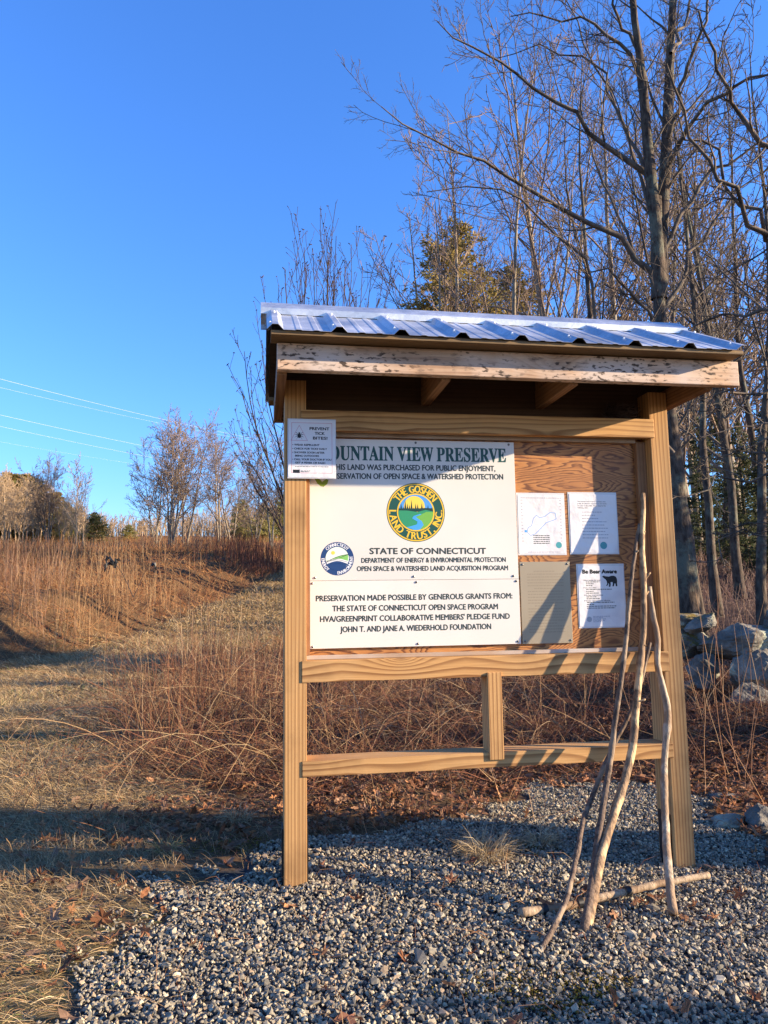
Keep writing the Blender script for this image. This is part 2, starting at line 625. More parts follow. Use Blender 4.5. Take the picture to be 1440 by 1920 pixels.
def get_font(fn):
    if fn == '':
        return None
    if fn not in FONTS:
        f = None
        try:
            p = os.path.join(bpy.utils.system_resource('DATAFILES', path='fonts'), fn)
            if os.path.exists(p):
                f = bpy.data.fonts.load(p)
        except Exception:
            f = None
        FONTS[fn] = f
    return FONTS[fn]


def text_raw(s, fn='', bold=0.0):
    cu = bpy.data.curves.new('lettering', 'FONT')
    f = get_font(fn)
    if f: cu.font = f
    cu.body = s
    cu.offset = bold
    cu.resolution_u = 3
    ob = bpy.data.objects.new('lettering', cu)
    COL.objects.link(ob)
    bpy.context.view_layer.update()
    me = bpy.data.meshes.new_from_object(ob.evaluated_get(bpy.context.evaluated_depsgraph_get()))
    n = len(me.vertices)
    V = np.zeros(n * 3, np.float32)
    me.vertices.foreach_get('co', V)
    V = V.reshape(-1, 3)[:, :2]
    F = [list(p.vertices) for p in me.polygons]
    bpy.data.objects.remove(ob)
    bpy.data.curves.remove(cu)
    bpy.data.meshes.remove(me)
    return V, F


_cap = {}


def cap_h(fn, bold):
    k = (fn, bold)
    if k not in _cap:
        V, _ = text_raw('\U0001D407' if 'Math' in fn else 'H', fn, bold)
        _cap[k] = (V[:, 1].min(), V[:, 1].max())
    return _cap[k]


def put_text(s, x0, x1, z, h, Y, mat, parent, fn='', bold=0.012, slope=0.0):
    """text from x0 to x1, baseline z, capital height h on the plane y = Y"""
    V, F = text_raw(s, fn, 0.0)
    lo, hi = cap_h(fn, 0.0)
    X = x0 + (V[:, 0] - V[:, 0].min()) / (V[:, 0].max() - V[:, 0].min()) * (x1 - x0)
    Z = z + (V[:, 1] - lo) / (hi - lo) * h + slope * (X - x0)
    me = bpy.data.meshes.new('lettering')
    # heavier weight: shifted copies a hair apart in depth
    b = bold * h * 1.0
    vs, fs = [], []
    for k, (dx, dz) in enumerate(((0, 0), (b, 0), (-b, 0), (0, b * .7), (0, -b * .7))):
        o = len(vs)
        vs += [(a + dx, Y - k * 1e-5, c + dz) for a, c in zip(X, Z)]
        fs += [[i + o for i in f] for f in F]
    me.from_pydata(vs, [], fs)
    me.update()
    return link('lettering', me, parent, mat)


def arc_text(s, cx, cz, r, h, a_mid, span, Y, mat, parent, inside=False, bold=0.02, squeeze=0.8):
    """letters on a circle; a_mid the middle angle, span the arc used; inside: read along the bottom"""
    verts, faces = [], []
    lo, hi = cap_h('', 0.0)
    items = []
    for ch in s:
        if ch == ' ':
            items.append((None, None, 0.35))
            continue
        V, F = text_raw(ch, '', 0.0)
        items.append((V, F, (V[:, 0].max() - V[:, 0].min()) + 0.10))
    tot = sum(i[2] for i in items)
    a = 0.0
    for V, F, w in items:
        c = (a + w / 2) / tot - 0.5
        a += w
        if V is None:
            continue
        ang = a_mid + c * span * (1 if inside else -1)
        k = h / (hi - lo)
        wk = span * r / tot
        lx = (V[:, 0] - (V[:, 0].max() + V[:, 0].min()) / 2) * wk
        lz = (V[:, 1] - lo) * k - h / 2
        rot = ang + math.pi / 2 if inside else ang - math.pi / 2
        X = cx + r * math.cos(ang) + lx * math.cos(rot) - lz * math.sin(rot)
        Z = cz + r * math.sin(ang) + lx * math.sin(rot) + lz * math.cos(rot)
        for k, dq in enumerate((0, .045 * h, -.045 * h)):
            b = len(verts)
            verts += [(p + dq * math.cos(rot), Y - k * 1e-5, q + dq * math.sin(rot)) for p, q in zip(X, Z)]
            faces += [[b + i for i in f] for f in F]
    me = bpy.data.meshes.new('lettering')
    me.from_pydata(verts, [], faces)
    me.update()
    return link('lettering', me, parent, mat)


def screw(x, z, Y, parent, r=0.005):
    bm = bmesh.new()
    bmesh.ops.create_uvsphere(bm, u_segments=10, v_segments=6, radius=r)
    for v in bm.verts:
        v.co.y *= 0.5
    me = bpy.data.meshes.new('screw')
    bm.to_mesh(me)
    bm.free()
    o = link('screw', me, None, M['screw'])
    o.location = (x, Y, z)
    o.parent = parent
    o.matrix_parent_inverse = parent_inv(parent)
    return o

# ------------------------------------------------------------------ ground
GRAVEL = np.array([(-0.9, -2.2), (-0.62, -0.95), (-0.57, -0.81), (-0.37, -0.26), (-0.38, 0.19), (-0.22, 0.48), (0.04, 0.70), (0.42, 0.58), (0.8, 0.62), (1.18, 0.95), (1.59, 1.40), (2.2, 1.40), (2.32, 0.83), (2.15, 0.3), (1.98, -0.22), (1.9, -1.0), (2.2, -2.2)])


def inside(x, y, poly):
    x, y = np.asarray(x), np.asarray(y)
    r = np.zeros(x.shape, bool)
    n = len(poly)
    for i in range(n):
        x0, y0 = poly[i]
        x1, y1 = poly[(i + 1) % n]
        if y0 == y1: continue
        c = ((y0 > y) != (y1 > y)) & (x < (x1 - x0) * (y - y0) / (y1 - y0) + x0)
        r ^= c
    return r


def in_gravel(x, y, j=0.1):
    dx = vnoise(x, y, 3.2, 21) * j + vnoise(x, y, 9, 22) * j * .5
    dy = vnoise(x, y, 3.2, 23) * j + vnoise(x, y, 9, 24) * j * .5
    return inside(x + dx, y + dy, GRAVEL)


def path_mask(x, y):
    """mown grass: near lawn on the left and the trail winding up the field"""
    near = sstep(0.5, -0.3, x + 0.75 + 0.10 * (y - 2) + 0.18 * vnoise(x, y, .8, 5)) * sstep(9.5, 7.5, y)
    fx = foot_x(y)
    tr = sstep(-0.6, 0.2, x - fx) * sstep(3.4 + 0.02 * y, 2.6, x - fx) * sstep(6.5, 8, y) * sstep(48, 36, y)
    return np.clip(near + tr, 0, 1)


g = np.linspace(-1, 1, 361)
gx = np.sinh(g * 5.6) / math.sinh(5.6) * 260
g2 = np.linspace(-0.42, 1, 381)
gy = np.sinh(g2 * 5.9) / math.sinh(5.9) * 420
X, Y = np.meshgrid(gx + 0.3, gy + 0.4)
X, Y = X.ravel(), Y.ravel()
Z = hfun(X, Y)
nx, ny = len(gx), len(gy)
ii = np.arange(nx * ny).reshape(ny, nx)
quad = np.stack([ii[:-1, :-1], ii[:-1, 1:], ii[1:, 1:], ii[1:, :-1]], -1).reshape(-1, 4)
pm = path_mask(X, Y)[:, None]
gm = in_gravel(X, Y)[:, None]
wood_side = sstep(2.0, 5.0, X - 0.06 * Y)[:, None]
c = np.array([0.15, 0.095, 0.05]) + 0 * X[:, None]
n1 = (vnoise(X, Y, 0.5, 31) * .5 + .5)[:, None]
c = c * (1 - n1 * .5) + np.array([0.20, 0.105, 0.045]) * n1 * .5
c = c * (1 - pm) + pm * (np.array([0.25, 0.178, 0.09]) * (0.75 + .25 * n1) + np.array([-.02, .004, 0.0]) * sstep(0, .6, vnoise(X, Y, .9, 33))[:, None])
c = c * (1 - wood_side) + wood_side * np.array([0.115, 0.07, 0.05])
c = np.where(gm, np.array([0.06, 0.06, 0.062]), c)
ground = link('ground', np_mesh('ground', np.stack([X, Y, Z], 1), [quad], c, True), None, M['soil'])
tag(ground, kind='structure')

# ------------------------------------------------------------------ kiosk
K = empty('information_kiosk', (0.86, 0.05, 0), 'roofed wooden notice board kiosk with corrugated metal roof standing on gravel', 'notice board')
XR = 1.6301
for x0, zb in ((0.0, -0.06), (XR, -0.10)):
    p = box('post', x0, x0 + 0.089, 0.0, 0.13, zb, 2.02, M['post'], K)
    for s, xa in ((0, x0 - 0.006), (1, x0 + 0.089)):
        box('base_bracket', xa + .0005 * (1 if s else -1), xa + 0.006 + .0005 * (1 if s else -1), 0.022, 0.115, zb, 0.22 + zb + .06, M['iron'], p, 0.001)
box('upper_rail', 0.0671, 1.6493, -0.004, 0.034, 1.8078, 1.8936, M['rail'], K)
mr = box('middle_rail', 0.0688, 1.6528, -0.004, 0.085, 0.7789, 0.8638, M['rail'], K)
box('lower_rail', 0.0698, 1.6479, -0.004, 0.1213, 0.4157, 0.4759, M['rail'], K)
box('strut', 0.832, 0.894, -0.012, 0.080, 0.446, 0.797, M['post'], K)
box('back_panel', 0.089, XR, 0.075, 0.090, 0.866, 1.905, M['ply'], K, 0.001)
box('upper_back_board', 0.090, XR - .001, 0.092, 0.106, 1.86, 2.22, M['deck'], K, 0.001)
tb = dict(parent=K, bev=0.002)
box('panel_trim', 0.090, 0.106, 0.052, 0.0745, 0.8815, 1.80, M['trimz'], **tb)
box('panel_trim', XR - 0.045, XR - 0.001, 0.048, 0.0745, 0.8815, 1.80, M['trimz'], **tb)
box('panel_trim', 0.107, XR - 0.046, 0.050, 0.0745, 1.795, 1.83, M['trimx'], **tb)
box('panel_trim', 0.091, XR - 0.002, 0.046, 0.0745, 0.8645, 0.8805, M['trimx'], **tb)

# roof
YE, ZE, YR_, ZR = -0.41, 2.078, 0.09, 2.345
SL = (ZR - ZE) / (YR_ - YE)
YB = 2 * YR_ - YE
fas = box('front_fascia', -0.038, 1.857, -0.326, -0.288, 1.959, 2.062, M['fascia'], K)
box('rear_fascia', -0.038, 1.857, 2 * YR_ + 0.288, 2 * YR_ + 0.326, 1.959, 2.062, M['rail'], K)
box('eave_board', -0.062, 1.832, -0.400, -0.300, 2.0665, 2.082, M['eave'], K, 0.002)
box('eave_board', -0.062, 1.832, 0.482, 0.580, 2.0635, 2.082, M['eave'], K, 0.002)
for x0 in (-0.0375, 0.60, 1.13, 1.722):
    w = 0.037
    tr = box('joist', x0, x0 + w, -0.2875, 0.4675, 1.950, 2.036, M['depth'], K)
    if x0 < 0.1 or x0 > 1.5:
        link('gable_board', prism_mesh('gable_board', [(-0.286, 2.0365), (0.466, 2.0365), (0.466, 2.105), (YR_ + .001, 2.310), (YR_ - .001, 2.310), (-0.286, 2.105)], 0, x0 + .008, x0 + .026), tr, M['deck'])
        continue
    # sloped pair above the tie
    for sgn in (0, 1):
        a = [(-0.2875, 2.0365), (-0.20, 2.0365), (YR_ - .001, 2.235), (YR_ - .001, 2.312), (-0.2875, 2.112)]
        if sgn:
            a = [(2 * YR_ - y, z) for y, z in a][::-1]
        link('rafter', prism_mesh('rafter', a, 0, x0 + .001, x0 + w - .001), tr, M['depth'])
    link('king_post', prism_mesh('king_post', [(0.05, 2.0365), (0.13, 2.0365), (0.13, 2.20), (0.09, 2.23), (0.05, 2.20)], 0, x0 + 0.003, x0 + w - 0.003), tr, M['depth'])
# dark roof deck boards under the metal
for k in range(2):
    nb = 4
    for i in range(nb):
        f0, f1 = (i + .02) / nb, (i + .98) / nb
        y0, y1 = YE + .012 + (YR_ - YE - .014) * f0, YE + .012 + (YR_ - YE - .014) * f1
        q = lambda y: ZE + (y - YE) * SL
        pts = [(y0, q(y0) - .019), (y1, q(y1) - .019), (y1, q(y1) - .001), (y0, q(y0) - .001)]
        if i == 0:
            pts[0] = (y0, q(y0) - .001 - .004)
            pts[1] = (y1, q(y1) - .012)
        if k:
            pts = [(2 * YR_ - y, z) for y, z in pts][::-1]
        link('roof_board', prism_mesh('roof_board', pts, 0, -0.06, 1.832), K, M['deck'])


def sheet_profile():
    """ribbed sheet cross-section: 9 tall ribs, two low ones between each pair"""
    P = [(-0.077, 0.0)]
    r0, sp = -0.046, 0.2339
    for i in range(9):
        c0 = r0 + sp * i
        P += [(c0 - 0.030, 0.0), (c0 - 0.011, 0.019), (c0 + 0.011, 0.019), (c0 + 0.030, 0.0)]
        if i < 8:
            for d in (0.085, 0.150):
                P += [(c0 + d - 0.014, 0.0), (c0 + d - 0.008, 0.0022), (c0 + d + 0.008, 0.0022), (c0 + d + 0.014, 0.0)]
    P = [q for q in P if q[0] < 1.853]
    out = [P[0]]
    for q in P[1:]:
        if q[0] > out[-1][0]: out.append(q)
    return np.array(out)


def roof_sheet(back):
    P = sheet_profile()
    n = len(P)
    d = np.array([0, 1, SL]) / math.hypot(1, SL)
    nrm = np.array([0, -SL, 1]) / math.hypot(1, SL)
    V = []
    for off in (0.0, -0.0012):
        for s in (0.0, 1.0):
            base = np.array([0, YE, ZE + 0.004]) + s * np.array([0, YR_ - YE, ZR - ZE])
            for x, h in P:
                v = base + nrm * (h + off)
                v[0] = x
                if back: v[1] = 2 * YR_ - v[1]
                V.append(v)
    F = []
    for i in range(n - 1):
        F.append((i, i + 1, n + i + 1, n + i))
        F.append((2 * n + i, 3 * n + i, 3 * n + i + 1, 2 * n + i + 1))
        F.append((i, 2 * n + i, 2 * n + i + 1, i + 1))
        F.append((n + i, n + i + 1, 3 * n + i + 1, 3 * n + i))
    F += [(0, n, 3 * n, 2 * n), (n - 1, 3 * n - 1, 4 * n - 1, 2 * n - 1)]
    o = link('roof_sheet', np_mesh('roof_sheet', V, [np.array(F)]), K, M['tin'])
    if not back:
        for i in range(9):
            for s in (0.12, 0.66):
                c0 = -0.046 + 0.2339 * i + (0.0 if s > .5 else -0.018)
                q = np.array([c0, YE, ZE + .004]) + s * np.array([0, YR_ - YE, ZR - ZE]) + nrm * (0.019 if s > .5 else 0.012)
                sc = screw(q[0], q[2] + .003, q[1], o, 0.0055)
                sc.data.materials[0] = M['wht']
    return o


roof_sheet(False)
roof_sheet(True)
cap = [(-0.005, 2.302), (-0.008, 2.328), (0.055, 2.372), (0.075, 2.384), (0.105, 2.384), (0.125, 2.372), (0.188, 2.328), (0.185, 2.302),
       (0.183, 2.302), (0.186, 2.327), (0.124, 2.370), (0.105, 2.382), (0.075, 2.382), (0.056, 2.370), (-0.006, 2.327), (-0.003, 2.302)]
link('ridge_cap', prism_mesh('ridge_cap', cap, 0, -0.100, 1.845), K, M['tin'])

# old twig nest tucked on the upper rail
rng = np.random.default_rng(5)
n = 260
a = rng.uniform(0, 6.28, n)
rr = rng.uniform(0.02, 0.085, n)
cx, cy, cz = rr * np.cos(a), rr * 0.45 * np.sin(a), rng.uniform(0, 0.065, n)
dirn = np.stack([-np.sin(a) + rng.normal(0, .5, n), np.cos(a) * .5 + rng.normal(0, .3, n), rng.normal(0, .25, n)], 1)
dirn /= np.linalg.norm(dirn, axis=1, keepdims=True)
L = rng.uniform(0.03, 0.07, n)
P = np.stack([cx, cy, cz], 1)[:, None, :] + dirn[:, None, :] * (np.linspace(-.5, .5, 3)[None, :, None] * L[:, None, None])
V, F = tubes(P, np.full((n, 3), 0.0016), 3)
nest = link('bird_nest', np_mesh('bird_nest', V, F), None, M['darktwig'])
nest.location = (1.515, 0.035, 1.898)
tag(nest, 'dark old twig nest tucked on the upper rail under the roof', 'nest')

# ------------------------------------------------------------------ signs
YS = 0.066
T = 0.00015


def bx(px, py, Yp=YS):
    q = at_y(px, py, Yp)
    return q[0], q[2]


def line(s, pxl, pyl, pxr, pyr, hpx, parent, mat, Yp, fn='', bold=0.012, lead=None):
    """lead: px where the text would start when its left part is hidden in the photo"""
    x0, z0 = bx(pxl, pyl, Yp)
    x1, z1 = bx(pxr, pyr, Yp)
    return put_text(s, x0, x1, z0, hpx / 436.0, Yp - 2 * T, mat, parent, fn, bold, (z1 - z0) / (x1 - x0))


big = box('preserve_sign', 0.107, 1.010, YS - 0.003, YS + 0.006, 1.1852, 1.7882, M['panel'], None, 0.0008)
tag(big, 'large white preserve sign with green title and round landscape emblem', 'sign')
YP = YS - 0.003
low = box('grant_sign', 0.107, 1.0105, YS - 0.003, YS + 0.006, 0.9071, 1.1840, M['panel'], None, 0.0008)
tag(low, 'white grant credit sign below the preserve sign with four dark text lines', 'sign')
bold_serif = ''.join(chr(0x1D400 + ord(ch) - 65) if ch.isalpha() else ch for ch in 'MOUNTAIN VIEW PRESERVE')
have = get_font('NotoSansMath-Regular.woff2') is not None
line(bold_serif if have else 'MOUNTAIN VIEW PRESERVE', 592, 861.5, 948.7, 866.5, 26.0, big, M['green_ink'], YP, 'NotoSansMath-Regular.woff2', 0.022)
line('THIS LAND WAS PURCHASED FOR PUBLIC ENJOYMENT,', 622, 880.5, 928.5, 883.5, 10.2, big, M['ink'], YP, bold=0.05)
line('CONSERVATION OF OPEN SPACE & WATERSHED PROTECTION', 604, 897.5, 943.3, 899, 10.2, big, M['ink'], YP, bold=0.05)
line('STATE OF CONNECTICUT', 693.3, 1038.8, 911, 1038.3, 10.8, big, M['ink'], YP, bold=0.06)
line('DEPARTMENT OF ENERGY & ENVIRONMENTAL PROTECTION', 677.8, 1055.2, 948.2, 1053.5, 8.6, big, M['ink'], YP, bold=0.05)
line('OPEN SPACE & WATERSHED LAND ACQUISITION PROGRAM', 669.3, 1070.8, 952.4, 1069.0, 8.6, big, M['ink'], YP, bold=0.05)
line('PRESERVATION MADE POSSIBLE BY GENEROUS GRANTS FROM:', 592.5, 1127.4, 960.6, 1121.8, 9.8, low, M['ink'], YP, bold=0.05)
line('THE STATE OF CONNECTICUT OPEN SPACE PROGRAM', 623.4, 1146.2, 933.5, 1142.0, 9.8, low, M['ink'], YP, bold=0.05)
line("HVA/GREENPRINT COLLABORATIVE MEMBERS' PLEDGE FUND", 600.3, 1166.2, 955.7, 1160.0, 9.8, low, M['ink'], YP, bold=0.05)
line('JOHN T. AND JANE A. WIEDERHOLD FOUNDATION', 638.1, 1185.4, 920.8, 1179.3, 9.8, low, M['ink'], YP, bold=0.05)
for px, py in ((779, 830.5), (953, 834), (590.5, 1083.5), (775.5, 1081), (962, 1080)):
    x, z = bx(px, py)
    screw(x, z, YP - .001, big)
for px, py in ((585.5, 1094), (780.5, 1091.5), (967.5, 1089.5), (586, 1213), (783.5, 1207), (970.5, 1202.5)):
    x, z = bx(px, py)
    screw(x, z, YP - .001, low)

# round land trust emblem
ex, ez = bx(779.5, 960.8)
RE = 0.1275
em = flatpoly('land_trust_emblem', [circle(ex, ez, RE, 64)], YP - 1.0 * T, M['ring'], big)


def L_(k):
    return YP - (1.0 + 0.7 * k) * T


flatpoly('emblem_border', ringpolys(ex, ez, RE * .935, RE * .975, 64), L_(1), M['yel'], em)
flatpoly('emblem_border', ringpolys(ex, ez, RE * .60, RE * .645, 64), L_(1), M['yel'], em)
ri = RE * .60
flatpoly('emblem_sky', [circle(ex, ez, ri, 48)], L_(1), M['skyb'], em)


def clipdisc(pts):
    out = []
    for x, z in pts:
        d = math.hypot(x, z)
        k = min(1, 1 / d) if d > 0 else 1
        out.append((ex + x * k * ri, ez + z * k * ri))
    return out


flatpoly('emblem_sun_glow', [circle(ex - ri * .08, ez + ri * .32, ri * .60, 30)], L_(2), M['sunc'], em)
firs = []
for i in range(17):
    x = -0.95 + i * 0.118
    h = 0.55 + 0.22 * math.sin(i * 2.4) - 0.5 * (x + .35) * (x > -.3) * .6
    zt = min(h, math.sqrt(max(0.02, 1 - x * x)) * .92)
    w = 0.075
    firs.append([(ex + (x - w) * ri, ez + 0.05 * ri), (ex + (x + w) * ri, ez + 0.05 * ri), (ex + (x + w * .35) * ri, ez + (0.05 + (zt - .05) * .6) * ri), (ex + x * ri, ez + max(.12, zt) * ri), (ex + (x - w * .35) * ri, ez + (0.05 + (zt - .05) * .6) * ri)])
firs = [[(ex + max(-.97, min(.97, (x - ex) / ri)) * ri, z) for x, z in f] for f in firs]
flatpoly('emblem_forest', [clipdisc([(-1, .22), (-1, 0.05), (1, 0.02), (1, .24), (.5, .25), (0, .22)])], L_(3), M['fir'], em)
flatpoly('emblem_firs', [clipdisc([((x - ex) / ri, (z - ez) / ri) for x, z in f]) for f in firs], L_(3.3), M['fir'], em)
flatpoly('emblem_field', [clipdisc([(-1, 0.10), (-1, -.05)] + [(math.cos(a), math.sin(a)) for a in np.linspace(math.pi * 1.02, math.pi * 1.98, 26)] + [(1, .05), (.55, .14), (0.1, 0.02), (-.5, .10)])], L_(4), M['gr1'], em)
flatpoly('emblem_meadow', [clipdisc([(0.98, 0.02)] + [(math.cos(a), math.sin(a)) for a in np.linspace(0, -math.pi * .33, 12)] + [(.18, -.98), (.34, -.72), (.28, -.5), (-.02, -.28), (.3, -.12), (.6, .03)])], L_(5), M['gr2'], em)
flatpoly('emblem_river', [clipdisc([(.28, -.08), (-.12, -.2), (-.22, -.34), (.08, -.52), (.05, -.68), (-.35, -.80), (-.55, -.84), (-.1, -1.0), (.2, -.98), (.42, -.72), (.33, -.5), (.05, -.32), (.0, -.24), (.3, -.13)])], L_(6), M['riv'], em)
arc_text('THE GOSHEN', ex, ez, RE * .79, RE * .235, math.pi / 2, 2.05, L_(2), M['yel'], em, False, 0.02)
arc_text('LAND TRUST, INC.', ex, ez, RE * .79, RE * .235, -math.pi / 2, 3.35, L_(2), M['yel'], em, True, 0.02)

# round state emblem
sx, sz = bx(632.2, 1047.6)
RS = 0.0700
se = flatpoly('state_emblem', [circle(sx, sz, RS, 56)], YP - 1.0 * T, M['navy'], big)
r2 = RS * .70
flatpoly('emblem_field', [circle(sx, sz, r2, 44)], L_(1), M['pale'], se)


def cd2(pts):
    out = []
    for x, z in pts:
        d = math.hypot(x, z)
        k = min(1, 1 / d) if d > 0 else 1
        out.append((sx + x * k * r2, sz + z * k * r2))
    return out


def band(f, g, n=24):
    xs = np.linspace(-1, 1, n)
    return cd2([(x, f(x)) for x in xs] + [(x, g(x)) for x in xs[::-1]])


flatpoly('emblem_meadow', [band(lambda x: .18 + .35 * x - .15 * x * x, lambda x: -.15 - .3 * x * x)], L_(2), M['lime'], se)
flatpoly('emblem_water', [band(lambda x: -.12 + .12 * math.cos(2.4 * x), lambda x: -.55)], L_(3), M['wht'], se)
flatpoly('emblem_base', [band(lambda x: -.36 + .16 * math.cos(2.4 * x), lambda x: -1.0)], L_(4), M['navy'], se)
flatpoly('emblem_lines', [band(lambda x: .18 + .35 * x - .15 * x * x, lambda x: .13 + .35 * x - .15 * x * x), band(lambda x: .02 + .3 * x + .1 * x * x, lambda x: -.02 + .3 * x + .1 * x * x), band(lambda x: -.22 + .13 * math.cos(2.4 * x), lambda x: -.25 + .13 * math.cos(2.4 * x))], L_(5), M['ink'], se)
flatpoly('emblem_sun', [circle(sx - .35 * r2, sz + .5 * r2, r2 * .16, 16)], L_(5), M['sunc'], se)
arc_text('CONNECTICUT', sx, sz, RS * .85, RS * .19, math.pi / 2, 1.75, L_(1), M['wht'], se, False, 0.02)
arc_text('ENERGY', sx, sz, RS * .85, RS * .19, math.pi * 1.14, 0.95, L_(1), M['wht'], se, True, 0.02)
arc_text('ENVIRONMENT', sx, sz, RS * .85, RS * .19, math.pi * 1.78, 1.75, L_(1), M['wht'], se, True, 0.02)

# green leaf mark peeping out under the tick notice
lx, lz = bx(600, 905)
flatpoly('leaf_mark', [[(lx - .025, lz + .02), (lx + .0, lz + .014), (lx + .012, lz - .002), (lx + .006, lz - .018), (lx - .012, lz - .004)],
                       [(lx + .010, lz + .004), (lx + .026, lz + .016), (lx + .036, lz + .012), (lx + .030, lz - .006), (lx + .012, lz - .020), (lx + .008, lz - .014)]], YP - T, M['leafy'], big)


def sheet(name, x0, x1, z0, z1, Yp, label, tilt=0.0, mat=None, film=0.006, cat='notice'):
    """a laminated sheet with a slight curl; returns its object (front face at Yp - 0.0012)"""
    n, m = 13, 15
    u, v = np.meshgrid(np.linspace(-1, 1, n), np.linspace(-1, 1, m))
    cx, cz = (x0 + x1) / 2, (z0 + z1) / 2
    hw, hh = (x1 - x0) / 2, (z1 - z0) / 2
    me = box_mesh(name, x0, x1, Yp - 0.0012, Yp, z0, z1, 0.0)[0]
    o = bpy.data.objects.new(name, me)
    COL.objects.link(o)
    me.materials.append(mat or M['paper'])
    o.location = (cx, Yp - 0.0006, cz)
    o.rotation_euler.y = tilt
    tag(o, label, cat)
    if film:
        f = box('laminate_film', x0 - film, x1 + film, Yp + 0.0001, Yp + 0.0008, z0 - film, z1 + film * 1.6, M['film'], o, 0)
    return o


def dashes(name, rows, Yp, mat, parent, h, seed=1):
    """rows of word-like dashes: (x0, x1, z)"""
    r = random.Random(seed)
    polys = []
    for x0, x1, z in rows:
        x = x0
        while x < x1 - .002:
            w = min(r.uniform(.004, .015), x1 - x)
            polys.append([(x, z), (x + w, z), (x + w, z + h), (x, z + h)])
            x += w + .0022
    return flatpoly(name, polys, Yp, mat, parent)


# tick notice on the left post
ty = -0.010
tk = sheet('tick_notice', 0.016, 0.208, 1.606, 1.846, ty, 'laminated tick bite warning notice pinned on the left post', 0.012, None, 0.004)
yt = ty - 0.0012 - T
x0, x1, z0, z1 = 0.016, 0.208, 1.606, 1.846
fr = 0.012


def frame(x0, x1, z0, z1, w):
    return [[(x0, z0), (x1, z0), (x1, z0 + w), (x0, z0 + w)], [(x0, z1 - w), (x1, z1 - w), (x1, z1), (x0, z1)], [(x0, z0 + w), (x0 + w, z0 + w), (x0 + w, z1 - w), (x0, z1 - w)], [(x1 - w, z0 + w), (x1, z0 + w), (x1, z1 - w), (x1 - w, z1 - w)]]


flatpoly('border_print', frame(x0 + fr, x1 - fr, z0 + .018, z1 - .010, .0016), yt, M['pink'], tk)


def tri(cx, z, w, h, t):
    A, B, C_ = (cx - w / 2, z), (cx + w / 2, z), (cx, z + h)
    g = (cx, z + h / 3)
    s = 1 - t
    a, b, c_ = [(g[0] + (p[0] - g[0]) * s, g[1] + (p[1] - g[1]) * s) for p in (A, B, C_)]
    return [[A, B, b, a], [B, C_, c_, b], [C_, A, a, c_]]


flatpoly('warning_triangle', tri(0.060, 1.760, 0.070, 0.066, .07), yt, M['pink'], tk)
tcx, tcz = 0.060, 1.780
bug = [circle(tcx, tcz, .0075, 14, rz=.0095), circle(tcx, tcz + .011, .004, 10)]
for s in (-1, 1):
    for k, (dx, dz) in enumerate(((.018, .016), (.020, .005), (.020, -.008), (.014, -.019))):
        bug.append([(tcx + s * .005, tcz + dz * .35), (tcx + s * .005, tcz + dz * .35 + .0022), (tcx + s * dx * .6, tcz + dz * .6 + .0045), (tcx + s * dx, tcz + dz), (tcx + s * dx * .6, tcz + dz * .6 + .002)])
flatpoly('tick_print', bug, yt - T, M['black'], tk)
for s, a, b, z, h in (('PREVENT', .103, .184, 1.806, .0115), ('TICK', .124, .165, 1.786, .0115), ('BITES!', .117, .176, 1.766, .0115),
                      ('• WEAR REPELLENT', .032, .143, 1.7385, .0075), ('• CHECK FOR TICKS DAILY', .032, .174, 1.7225, .0075), ('• SHOWER SOON AFTER', .032, .164, 1.7065, .0075),
                      ('BEING OUTDOORS', .043, .141, 1.6925, .0075), ('• CALL YOUR DOCTOR IF YOU', .032, .192, 1.6775, .0075), ('GET A FEVER OR RASH', .043, .166, 1.6635, .0075)):
    put_text(s, a, b, z, h, yt, M['black'], tk, bold=.07)
dashes('small_print', [(.042, .180, 1.650), (.066, .105, 1.632), (.066, .098, 1.6285)], yt, M['ink'], tk, .0022, 3)
flatpoly('logo_print', [[(.034, 1.624), (.062, 1.624), (.062, 1.638), (.034, 1.638)]], yt, M['black'], tk)

# trail map
mp_ = sheet('trail_map', 1.022, 1.234, 1.294, 1.555, 0.0735, 'laminated trail map sheet with blue loop outline beside the white sign', 0.006)
ym = 0.0735 - 0.0012 - T
Q = [bx(px, py, ym) for px, py in ((989, 998), (990, 990), (997, 985), (1000, 972), (1006, 966), (1012, 971), (1022, 968), (1031, 961), (1041, 962), (1043, 973), (1036, 976), (1024, 980), (1015, 990), (1004, 1001), (995, 1004), (989, 998))]
loop = []
for (a, b), (c_, d) in zip(Q[:-1], Q[1:]):
    l = math.hypot(c_ - a, d - b)
    nx_, nz_ = -(d - b) / l * .0011, (c_ - a) / l * .0011
    loop.append([(a + nx_, b + nz_), (c_ + nx_, d + nz_), (c_ - nx_, d - nz_), (a - nx_, b - nz_)])
flatpoly('trail_loop', loop, ym, M['skyb'], mp_)
a, b = bx(986, 996, ym)
flatpoly('parking_mark', [[(a - .005, b - .005), (a + .005, b - .005), (a + .005, b + .005), (a - .005, b + .005)]], ym - T, M['riv'], mp_)
a, b = bx(1048, 1022, ym)
flatpoly('round_logo', [circle(a, b, .014, 24)], ym, M['teal'], mp_)
x_, z_ = bx(1000, 1005, ym)
dashes('map_key', [(x_, x_ + .075, z_ - i * .0085) for i in range(5)], ym, M['ink'], mp_, .0035, 8)
dashes('faint_print', [(1.035, 1.225, 1.540)], ym, M['faint'], mp_, .003, 10)
dashes('faint_print', [(1.06, 1.21, 1.300)], ym, M['faint'], mp_, .003, 11)
dashes('faint_print', [(1.035, 1.043, 1.53 - i * .014) for i in range(14)], ym, M['faint'], mp_, .003, 9)
dashes('faint_print', [(1.215, 1.222, 1.53 - i * .014) for i in range(14)], ym, M['faint'], mp_, .003, 9)

